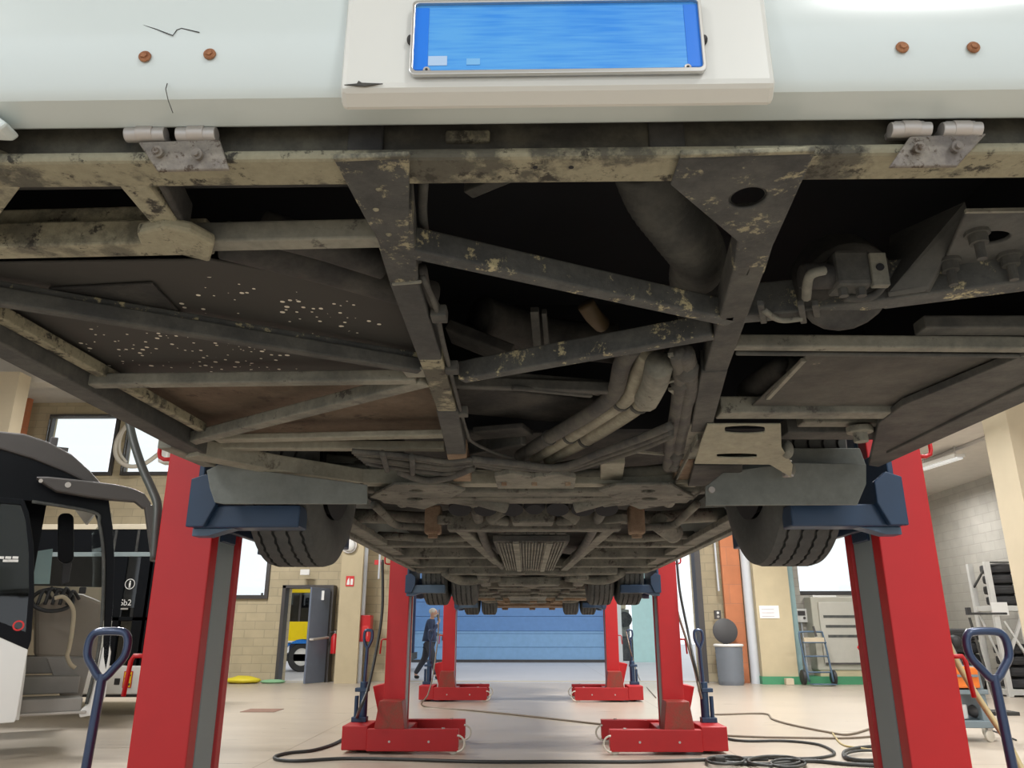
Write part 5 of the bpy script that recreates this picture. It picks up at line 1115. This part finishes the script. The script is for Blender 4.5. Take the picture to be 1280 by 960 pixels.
# side body behind the door
MB().prism(c2([(-260, 790), (10, 790), (34, 812), (32, 840), (24, 900), (-260, 906)]), (1, 0, 0), (0, 0, 1), (0, yc + .02, 0), .06).build('side_panel', 'coachwhite', co, .01)
MB().prism(c2([(-260, 626), (-4, 628), (-4, 788), (-260, 788)]), (1, 0, 0), (0, 0, 1), (0, yc + .04, 0), .03).build('side_window', 'glassdark', co)
# door leaf swung out
dl = MB(); yd = yc - .35
dl.plate(c2([(-20, 620), (30, 624), (36, 640), (42, 680), (43, 740), (39, 800), (35, 812), (-20, 788)], yd), [c2([(-14, 628), (26, 631), (32, 650), (36, 690), (36, 740), (32, 790), (-14, 772)], yd)], (1, 0, 0), (0, 0, 1), (0, yd, 0), -.05)
leaf = dl.build('door', 'coachblack', co, .006)
MB().prism(c2([(-16, 626), (28, 630), (34, 650), (38, 690), (37, 740), (34, 795), (-16, 775)], yd), (1, 0, 0), (0, 0, 1), (0, yd + .03, 0), .008).build('door_glass', 'glassdark', leaf)
MB().prism(c2([(-20, 788), (35, 812), (30, 842), (21, 896), (18, 903), (-20, 906)], yd), (1, 0, 0), (0, 0, 1), (0, yd + .05, 0), .05).build('door_panel', 'coachwhite', leaf, .008)
for u, v in ((2, 697), (11, 697), (20, 697), (8, 701), (14, 701), (20, 701)):
    p = cp(u, v, yd - .005); MB().box(p.x - .03, p.x + .02, p.y, p.y + .004, p.z - .012, p.z + .012).build('door_symbol', 'signwhite', leaf)
p = cp(23, 782, yd - .006); MB().lathe([(0, .035), (0, .05), (.004, .05), (.004, .035)], p, (0, 1, 0), 20, True).build('round_sticker', 'signred', leaf)
# steps, floor, dashboard, stair wall, grab rail
for (v0, v1, y0, y1, u0, u1) in ((893, 872, .0, .45, 22, 104), (872, 847, .35, .8, 26, 104), (847, 822, .7, 1.3, 28, 110)):
    a, b = cp(u0, v0), cp(u1, v1); MB().box(a.x, b.x, yc + y0, yc + y1, a.z, b.z).build('step', 'stepgrey', co, .012)
a = cp(22, 896); b = cp(108, 888); MB().box(a.x, b.x, yc - .02, yc + .3, a.z, b.z).build('door_sill', 'zinc', co, .01)
a, b = cp(60, 880), cp(122, 824); MB().prism([(a.x + .15, a.z), (cp(108, 880).x, a.z), (b.x, b.z), (cp(62, 822).x, b.z)], (1, 0, 0), (0, 0, 1), (0, yc + .75, 0), .1).build('stair_wall', 'stepgrey', co, .01)
MB().prism(c2([(44, 822), (124, 826), (130, 752), (105, 742), (80, 738), (44, 758)], yc + .6), (1, 0, 0), (0, 0, 1), (0, yc + 1.3, 0), .6).build('dashboard', 'dash', co, .04)
MB().box(cp(38, 760, yc + 1.6).x, cp(126, 760, yc + 1.6).x, yc + 1.5, yc + 1.6, 1.2, cp(60, 733, yc + 1.6).z).build('inner_trim', 'cream', co)
MB().tube([cp(u, v, yc + .4) for u, v in ((68, 748), (78, 746), (86, 752), (92, 765), (90, 790), (86, 812), (84, 820), (88, 830), (94, 835))], .022, 10, smooth=5).build('grab_rail', 'pillarpale', co, 0, True)
c = cp(66, 750, yc + .55); MB().tube([(c.x + .20 * math.cos(t), c.y + .10 * math.sin(t), c.z + .12 * math.sin(t)) for t in [2 * PI * k / 24 for k in range(24)]], .022, 8, True).build('steering_wheel', 'black', co, 0, True)
for k in range(5): MB().tube([(c.x - .14 + .07 * k, c.y - .05, c.z - .05), (c.x - .10 + .07 * k, c.y, c.z + .1 + .03 * (k % 2)), (c.x - .02 + .07 * k, c.y + .1, c.z + .02)], .018, 8, smooth=4).build('spiral_cord', 'black', co, 0, True)
a, b = cp(98, 742, yc + .5), cp(108, 734, yc + .5); MB().box(a.x, b.x, yc + .45, yc + .5, a.z, b.z).build('dash_switch', 'black', co, .01)
# inside sun visor and mirror bracket
MB().prism(c2(rrect(72, 92, 642, 704, 8), yc + .8), (1, 0, 0), (0, 0, 1), (0, yc + .8, 0), .05).build('inner_mirror', 'coachblack', co, .01); MB().prism(c2([(78, 704), (90, 704), (86, 728), (76, 732)], yc + .8), (1, 0, 0), (0, 0, 1), (0, yc + .8, 0), .04).build('mirror_foot', 'black', co, .01)
MB().prism(c2([(40, 690), (66, 686), (62, 730), (40, 730)], yc + 2.2), (1, 0, 0), (0, 0, 1), (0, yc + 2.2, 0), .02).build('driver_window', plain('pale_blue_window', (.40, .60, .66), .2), co)
# mirror arm
arm = MB().prism(c2([(44, 597), (60, 597), (100, 601), (142, 606), (165, 611), (180, 618), (188, 630), (186, 636), (178, 636), (168, 628), (142, 626), (110, 622), (70, 615), (52, 604)], yc - .15), (1, 0, 0), (0, 0, 1), (0, yc - .10, 0), .12).build('mirror_arm', 'coachroof', co, .02)
p = cp(85, 606, yc - .23); MB().cyl(p, p + Vector((0, .03, 0)), .03, 14).build('arm_bolt', 'zinc', arm); p = cp(51, 601, yc - .23); MB().cyl(p, p + Vector((0, .03, 0)), .02, 12).build('arm_bolt', 'zinc', arm)
MB().prism(c2([(180, 632), (190, 632), (195, 655), (191, 692), (188, 692)], yc - .15), (1, 0, 0), (0, 0, 1), (0, yc - .10, 0), .12).build('mirror_head', 'coachroof', arm, .02)
a, b = cp(62, 555.5, yc + .2), cp(73, 549, yc + .2); MB().box(a.x, b.x, a.y, a.y + .1, a.z, b.z + .02).build('roof_lamp', 'frame', co, .01)
# ground contact
wxp = cp(-90, 850, yc).x
MB().lathe([(-.15, .28), (-.16, .45), (-.12, .5), (.12, .5), (.16, .45), (.15, .28)], (wxp, yc + .25, .5), (0, -1, 0), 28, True).build('tire', 'black', co, 0, 'auto')

# ------------------------------------------------------------------ second bus behind it
y2 = 12.0
sb = empty('minibus', (PY(160, 850, y2).x, y2, 0), 'black and white service bus parked behind the white coach, wheelchair symbol on its glass', 'bus')
c3 = lambda u, v, y=y2: PY(u, v, y)
def q3(u0, u1, v0, v1, y, t, name, mat, par=None, bev=.005): 
    a, b = c3(u0, v1, y), c3(u1, v0, y); return MB().box(a.x, b.x, y, y + t, a.z, b.z).build(name, mat, par or sb, bev)
q3(-40, 205, 655, 662, y2, 2.2, 'roof', 'cream')
q3(-40, 205, 662, 690, y2 + .02, .1, 'window_band', 'coachblack'); q3(143.2, 144, 662, 690, y2 + .01, .02, 'panel_joint', 'grime_shade'); q3(171.5, 172.3, 662, 690, y2 + .01, .02, 'panel_joint', 'grime_shade')
q3(-40, 205, 694, 760, y2 + .03, .04, 'side_window', 'glassdark'); q3(-40, 205, 690, 696, y2, .06, 'door_track', 'liftgrey')
q3(-40, 205, 690, 840, y2 + 1.9, .1, 'far_side', 'grime_shade'); q3(149, 172, 700, 772, y2 + .9, .1, 'partition', 'coachblack'); q3(172, 190, 708, 768, y2 + .5, .02, 'far_window', plain('bright_far_window', (.35, .50, .66), .3))
for u in (140, 174, 186): q3(u, u + 3, 692, 832, y2 + .01, .05, 'door_post', 'coachblack')
q3(140, 190, 771, 776, y2 + .01, .05, 'door_rail', 'coachblack'); q3(-40, 205, 832, 868, y2, .08, 'lower_panel', 'coachwhite', None, .02); q3(-40, 140, 776, 832, y2, .08, 'side_panel', 'coachwhite')
q3(140, 190, 776, 832, y2 + .05, .03, 'door_glass', 'glassdark'); q3(144, 176, 806, 824, y2 + .6, .3, 'seat_base', 'cream'); q3(-40, 205, 868, 871, y2 + .02, .05, 'skirt_trim', 'black')
for u in (150, 160): q3(u, u + 1.2, 778, 832, y2 + .3, .03, 'hand_rail', 'zinc')
q3(142, 150, 848, 856, y2 - .01, .02, 'flap_handle', 'black')
q3(147, 161, 701, 702.6, y2 + .2, .02, 'green_strip', plain('green_lit_strip', (.25, .6, .3), .4, emit=.6))
p = c3(162.5, 730, y2 + .02); MB().lathe([(0, .068), (0, .078), (.004, .078), (.004, .068)], p, (0, -1, 0), 28, True).build('wheelchair_ring', 'signwhite', sb)
m = MB(); m.ball((p.x, p.y, p.z + .036), .013, 1, .3, 1, 10); m.box(p.x - .014, p.x + .014, p.y - .004, p.y, p.z - .02, p.z + .02); m.box(p.x - .012, p.x - .003, p.y - .004, p.y, p.z - .055, p.z - .02); m.box(p.x + .003, p.x + .012, p.y - .004, p.y, p.z - .055, p.z - .02); m.build('wheelchair_symbol', 'signwhite', sb)
p = c3(157, 753.5, y2 + .015); text('Sb2', .125, p, (PI / 2, 0, 0), 'signwhite', 'lettering', sb)
a, b = c3(147, 762, y2 + .015), c3(160, 760, y2 + .015); MB().box(a.x, b.x, a.y, a.y + .004, a.z, b.z).build('small_print', 'zinc', sb); q3(140, 152, 738, 740, y2 + .015, .004, 'small_print', 'zinc', None, 0)
a, b = c3(152, 860, y2 - .02), c3(166, 839, y2 - .02); stk = MB().box(a.x, b.x, y2 - .012, y2 - .006, a.z, b.z).build('warning_sticker', 'signred', sb)
w, h = b.x - a.x, b.z - a.z
MB().box(a.x + .012, b.x - .012, y2 - .015, y2 - .011, a.z + .012, b.z - .012).build('sticker_field', 'busyellow', stk)
MB().prism([(a.x + w * .15, a.z + h * .5), (a.x + w * .85, a.z + h * .72), (a.x + w * .85, a.z + h * .80), (a.x + w * .5, a.z + h * .8), (a.x + w * .15, a.z + h * .62)], (1, 0, 0), (0, 0, 1), (0, y2 - .015, 0), .003).build('sticker_symbol', 'frame', stk); MB().box(a.x + w * .15, b.x - w * .15, y2 - .018, y2 - .015, a.z + h * .14, a.z + h * .28).build('sticker_text', 'frame', stk)
MB().box(c3(-40, 800).x, c3(200, 800).x, y2 + .1, y2 + 2.2, .25, .4).build('underframe', 'grime_shade', sb)
for u in (-10, 215): MB().lathe([(-.12, .2), (-.13, .34), (-.1, .38), (.1, .38), (.13, .34), (.12, .2)], (c3(u, 850).x, y2 + .3, .38), (0, -1, 0), 24, True).build('tire', 'black', sb, 0, 'auto')

# ------------------------------------------------------------------ tool trolley, tyre rack, motorbike
yt = 9.5
tr = empty('tool_trolley', (PY(1215, 900, yt).x, yt, 0), 'grey-blue tool trolley with an orange drawer front standing behind the tall lift', 'trolley')
t3 = lambda u, v, y=yt: PY(u, v, y)
M['trolley'] = plain('blue_grey_enamel', (.19, .24, .27), .45); M['orangebox'] = plain('orange_plastic', (.80, .20, .03), .4)
xa, xb = t3(1170, 850).x, t3(1232, 850).x
for v0, v1, nm in ((840, 835, 'tray'), (868, 862, 'shelf'), (910, 901, 'shelf')):
    MB().box(xa, xb, yt - .02, yt + .45, t3(1215, v0).z, t3(1215, v1).z).build(nm, 'trolley', tr, .008)
zt_ = t3(1215, 833).z; zb_ = t3(1215, 909).z
for x in (xa + .02, xb - .10):
    MB().hexa([(x, yt, zb_), (x + .10, yt, zb_), (x + .10, yt + .4, zb_), (x, yt + .4, zb_), (x - .02, yt, zt_), (x + .04, yt, zt_), (x + .04, yt + .4, zt_), (x - .02, yt + .4, zt_)]).build('side_post', 'trolley', tr, .006)
ob = MB().box(xa + .05, t3(1221, 840).x, yt - .03, yt + .4, t3(1215, 860).z, t3(1215, 834).z).build('drawer', 'orangebox', tr, .015)
MB().box(xa + .1, t3(1219, 840).x, yt - .045, yt - .03, t3(1215, 846).z, t3(1215, 843).z).build('drawer_handle', 'trolley', ob)
for u, yy in ((1236, yt + .02), (1234, yt + .42), (1180, yt + .02), (1180, yt + .42)):
    p = t3(u, 915, yy); cs = MB().box(p.x - .02, p.x + .04, yy - .03, yy + .03, .12, .17).build('caster', 'zinc', tr, .004)
    MB().lathe([(-.02, .0001), (-.02, .05), (-.016, .062), (.016, .062), (.02, .05), (.02, .0001)], (p.x, yy, .064), (.35, -1, 0), 20).build('caster_wheel', 'roller', cs, 0, 'auto')
p = t3(1209, 890, yt + .15); z0 = t3(1209, 901).z
tag(MB().cyl((p.x - .05, p.y, z0 + .006), (p.x - .05, p.y, z0 + .16), .05, 16).build('bottle', 'white', None, .01, 'auto'), 'white bottle standing on the bottom shelf of the tool trolley', 'bottle')
tag(MB().ball((p.x + .14, p.y + .02, z0 + .084), .135, 1.0, .8, .58).build('welding_cap', 'frame', None, 0, True), 'dark rounded cap lying on the bottom shelf of the tool trolley', 'cap')
# motorbike seen on both sides of the tall lift
ym = 15.2
mb = empty('motorbike', (PY(1150, 850, ym).x, ym, 0), 'red and black motorbike mostly hidden behind the tall lift', 'motorbike')
xl, xr = PY(1104, 840, ym).x, PY(1205, 840, ym).x
for x in (xl, xr):
    tr_ = MB().lathe([(-.05, .24), (-.07, .30), (-.04, .33), (.04, .33), (.07, .30), (.05, .24)], (x, ym, .33), (0, -1, 0), 28, True).build('tire', 'black', mb, 0, 'auto'); MB().lathe([(-.03, .0001), (-.03, .05), (-.01, .06), (-.01, .22), (-.03, .25), (.03, .25), (.01, .22), (.01, .06), (.03, .05), (.03, .0001)], (x, ym, .33), (0, -1, 0), 24).build('wheel_rim', 'zinc', tr_, 0, 'auto')
xm = (xl + xr) / 2
MB().box(xm - .3, xm + .3, ym - .15, ym + .15, .32, .72).build('engine', 'grime_shade2', mb, .06); MB().ball((xm + .15, ym, .92), .32, 1.1, .55, .5).build('tank', 'red', mb, 0, True); MB().ball((xm - .42, ym, .90), .42, 1.1, .38, .26).build('seat', 'black', mb, 0, True)
MB().ball((PY(1090, 840, ym).x, ym, .88), .18, 1.2, .5, .5).build('tail_cowl', 'red', mb, 0, True)
for sy in (-.1, .1): MB().cyl((xr, ym + sy, .33), (xr - .26, ym + sy, 1.08), .03, 10).build('fork_tube', 'zinc', mb)
MB().tube([(xr - .38, ym - .36, 1.14), (xr - .30, ym - .2, 1.18), (xr - .27, ym, 1.12), (xr - .30, ym + .2, 1.18), (xr - .38, ym + .36, 1.14)], .022, 8, smooth=4).build('handlebar', 'black', mb, 0, True)
MB().ball((xr - .08, ym, .98), .13).build('headlamp', 'black', mb, 0, True); MB().bar((xl, ym - .1, .33), (xm, ym - .1, .45), .06, .06).build('swingarm', 'zinc', mb); MB().tube([(xm + .2, ym - .18, .6), (xm, ym - .2, .3), (xl + .2, ym - .2, .4)], .05, 10, smooth=4).build('exhaust', 'steelbright', mb, 0, True)
MB().bar((xm, ym, .9), (xl + .2, ym, .85), .1, .1).build('rear_frame', 'grime_shade', mb); MB().bar((xm, ym - .05, .0), (xm - .05, ym - .03, .36), .03, .03, (0, 1, 0)).build('kick_stand', 'grime_shade', mb)
# stand pipe beside the handle
sp_ = PY(1232, 850, 12.5); st = empty('tool_stand', (sp_.x, 12.5, 0), 'thin dark tool stand with a short upright arm behind the trolley', 'stand')
MB().tube([(sp_.x + .10, 12.5, .05), (sp_.x - .08, 12.5, PY(1228, 772, 12.5).z)], .02, 8).build('post', 'grime_shade', st); zt2 = PY(1228, 767, 12.5).z
MB().cyl((sp_.x - .10, 12.5, zt2), (sp_.x + .5, 12.5, zt2 - .0), .018, 8).build('arm', 'grime_shade', st); MB().box(sp_.x - .11, sp_.x - .05, 12.47, 12.53, zt2 - .02, zt2 + .09).build('clamp', 'black', st); MB().box(sp_.x - .1, sp_.x + .3, 12.3, 12.7, 0, .05).build('foot', 'grime_shade', st)
# tyre rack against the right wall
yr = 15.6
rk = empty('tyre_rack', (PY(1262, 860, yr).x, yr, 0), 'white steel rack of tyres against the grey block wall', 'rack')
M['rackwhite'] = plain('white_rack_steel', (.62, .62, .60), .45)
xL = PY(1262, 864, yr).x; xR = 9.9; zt3 = PY(1245, 702, yr).z
zs_ = [PY(1265, 862, yr).z, PY(1258, 757, yr).z]; zs_[0] = max(zs_[0], .08)
for x in (xL, xR):
    for yy in (yr, yr + .6): MB().box(x - .05, x + .05, yy - .04, yy + .04, 0, zt3).build('upright', 'rackwhite', rk, .004)
    MB().bar((x, yr, zs_[0] + .3), (x, yr + .6, zs_[1] - .1), .03, .03).build('brace', 'rackwhite', rk); MB().bar((x, yr, zt3 - .08), (x, yr + .6, zt3 - .5), .03, .03).build('brace', 'grime_shade2', rk)
for z in zs_: MB().box(xL - .04, xR, yr - .03, yr + .63, z - .10, z).build('shelf', 'rackwhite', rk, .006)
MB().bar((xL, yr - .03, zs_[0] + .35), (xL + .5, yr - .03, zs_[1] - .2), .05, .05).build('front_brace', 'rackwhite', rk); MB().bar((xL + .65, yr - .03, zs_[0] + .1), (xL + .1, yr - .03, zs_[1] - .3), .04, .04).build('front_brace', 'rackwhite', rk)
MB().bar((xL, yr, zt3 - .03), (xR, yr, zt3 - .03), .03, .03).build('top_bar', 'grime_shade2', rk); MB().box(xL - .08, xL + .22, yr - .07, yr - .04, zs_[1] - .18, zs_[1] + .06).build('shelf_card', 'signwhite', rk)
M['tyreblack'] = plain('tyre_black', (.03, .03, .032), .65)
def flat_tyre(x, y, z, r, w, lab):
    o = MB().lathe([(0, r * .6), (.02, r * .85), (.03, r * .97), (w * .3, r), (w * .34, r * .985), (w * .38, r), (w * .62, r), (w * .66, r * .985), (w * .7, r), (w - .03, r * .97), (w - .02, r * .85), (w, r * .6)], (x, y, z), (0, 0, 1), 28, True).build('tyre', 'tyreblack', None, 0, 'auto'); return tag(o, lab, 'tyre', 'tyres on the white rack')
nm_ = ('lowest', 'second lowest', 'third up', 'topmost')
for st_, (x, z, shelf) in enumerate(((xL + .40, zs_[1], 'upper shelf'), (xL + .38, zs_[0], 'lower shelf'))):
    for k in range(4):
        flat_tyre(x + .01 * (-1) ** k, yr + .32, z + .002 + k * .202, .31, .20, 'black tyre, %s of the stack on the %s of the white rack' % (nm_[k], shelf))
p = PY(1276, 733, yr - .15)
flat = []
for k in range(5):
    x = xL - .1; tag(flat_tyre(x, yr + 1.15, .002 + .245 * k, .33, .24, 'black tyre, %s of the floor stack behind the white rack' % (('lowest', 'second lowest', 'middle one', 'fourth up', 'topmost')[k])), 'black tyre, %s of the floor stack behind the white rack' % (('lowest', 'second lowest', 'middle one', 'fourth up', 'topmost')[k]), 'tyre', 'tyres stacked beside the rack')
# tube lamps under the annex ceiling
def tube_lamp(u0, v0, u1, v1, lab):
    a, b = PZ(u0, v0, z_annex - .22), PZ(u1, v1, z_annex - .22)
    c = (a + b) / 2; r = empty('ceiling_lamp', (c.x, c.y, z_annex), lab, 'lamp', None)
    MB().bar(a, b, .22, .06).build('housing', 'white', r, .01); MB().bar(a + Vector((0, 0, -.04)), b + Vector((0, 0, -.04)), .12, .04).build('diffuser', plain('lit_tube', (.9, .95, 1), .4, emit=.2), r, .01)
    for p in (a, b): MB().cyl(p.lerp(c, .2) + Vector((0, 0, .06)), Vector((p.lerp(c, .2).x, p.lerp(c, .2).y, z_annex)), .01, 6).build('hanger', 'zinc', r)
tube_lamp(1152, 586, 1200, 571, 'long tube lamp hanging under the pale ceiling above the tyre rack')
rl = MB().bar(PZ(1148, 582, z_annex - .06), PZ(1262, 538, z_annex - .06), .05, .05); tag(rl.build('cable_tray', 'zinc', None), 'thin cable tray running under the pale ceiling beside the tube lamp', 'cable tray')
a = PZ(-30, 462, 6.0); b = PZ(32, 488, 6.0)
# ------------------------------------------------------------------ light
w = bpy.data.worlds.new('sky'); SC.world = w; w.use_nodes = True; nt = w.node_tree
bg = nt.nodes['Background']; bg.inputs['Color'].default_value = (0.90, 0.95, 1.0, 1); bg.inputs['Strength'].default_value = 1.33
def area(name, loc, size, power, col=(1, .97, .92), rot=(0, 0, 0), sy=None):
    l = bpy.data.lights.new(name, 'AREA'); l.energy = power; l.color = col; l.size = size
    if sy: l.shape = 'RECTANGLE'; l.size_y = sy
    o = bpy.data.objects.new(name, l); C.objects.link(o); o.location = loc; o.rotation_euler = rot; return o
# rows of hall lamps under the ceiling
for x in (-6.5, 3.6):
    for y, e in ((-4, 280), (2, 270), (8, 360), (14, 560)): area('hall_lamp', (x, y, 6.4), 1.6, e, (1, .99, .97), sy=.5)
for y in (5, 9, 13, 17): area('annex_lamp', (8.3, y, 4.1), 1.4, 95, (1, .99, .97), sy=.3)
SC.view_settings.view_transform = 'Standard'; SC.view_settings.look = 'None'; SC.view_settings.gamma = 1; SC.view_settings.exposure = 0.0; SC.view_settings.use_curve_mapping = False
SC.cycles.use_denoising = True; SC.cycles.max_bounces = 8; SC.cycles.diffuse_bounces = 4; SC.cycles.sample_clamp_indirect = 6; SC.cycles.transparent_max_bounces = 16
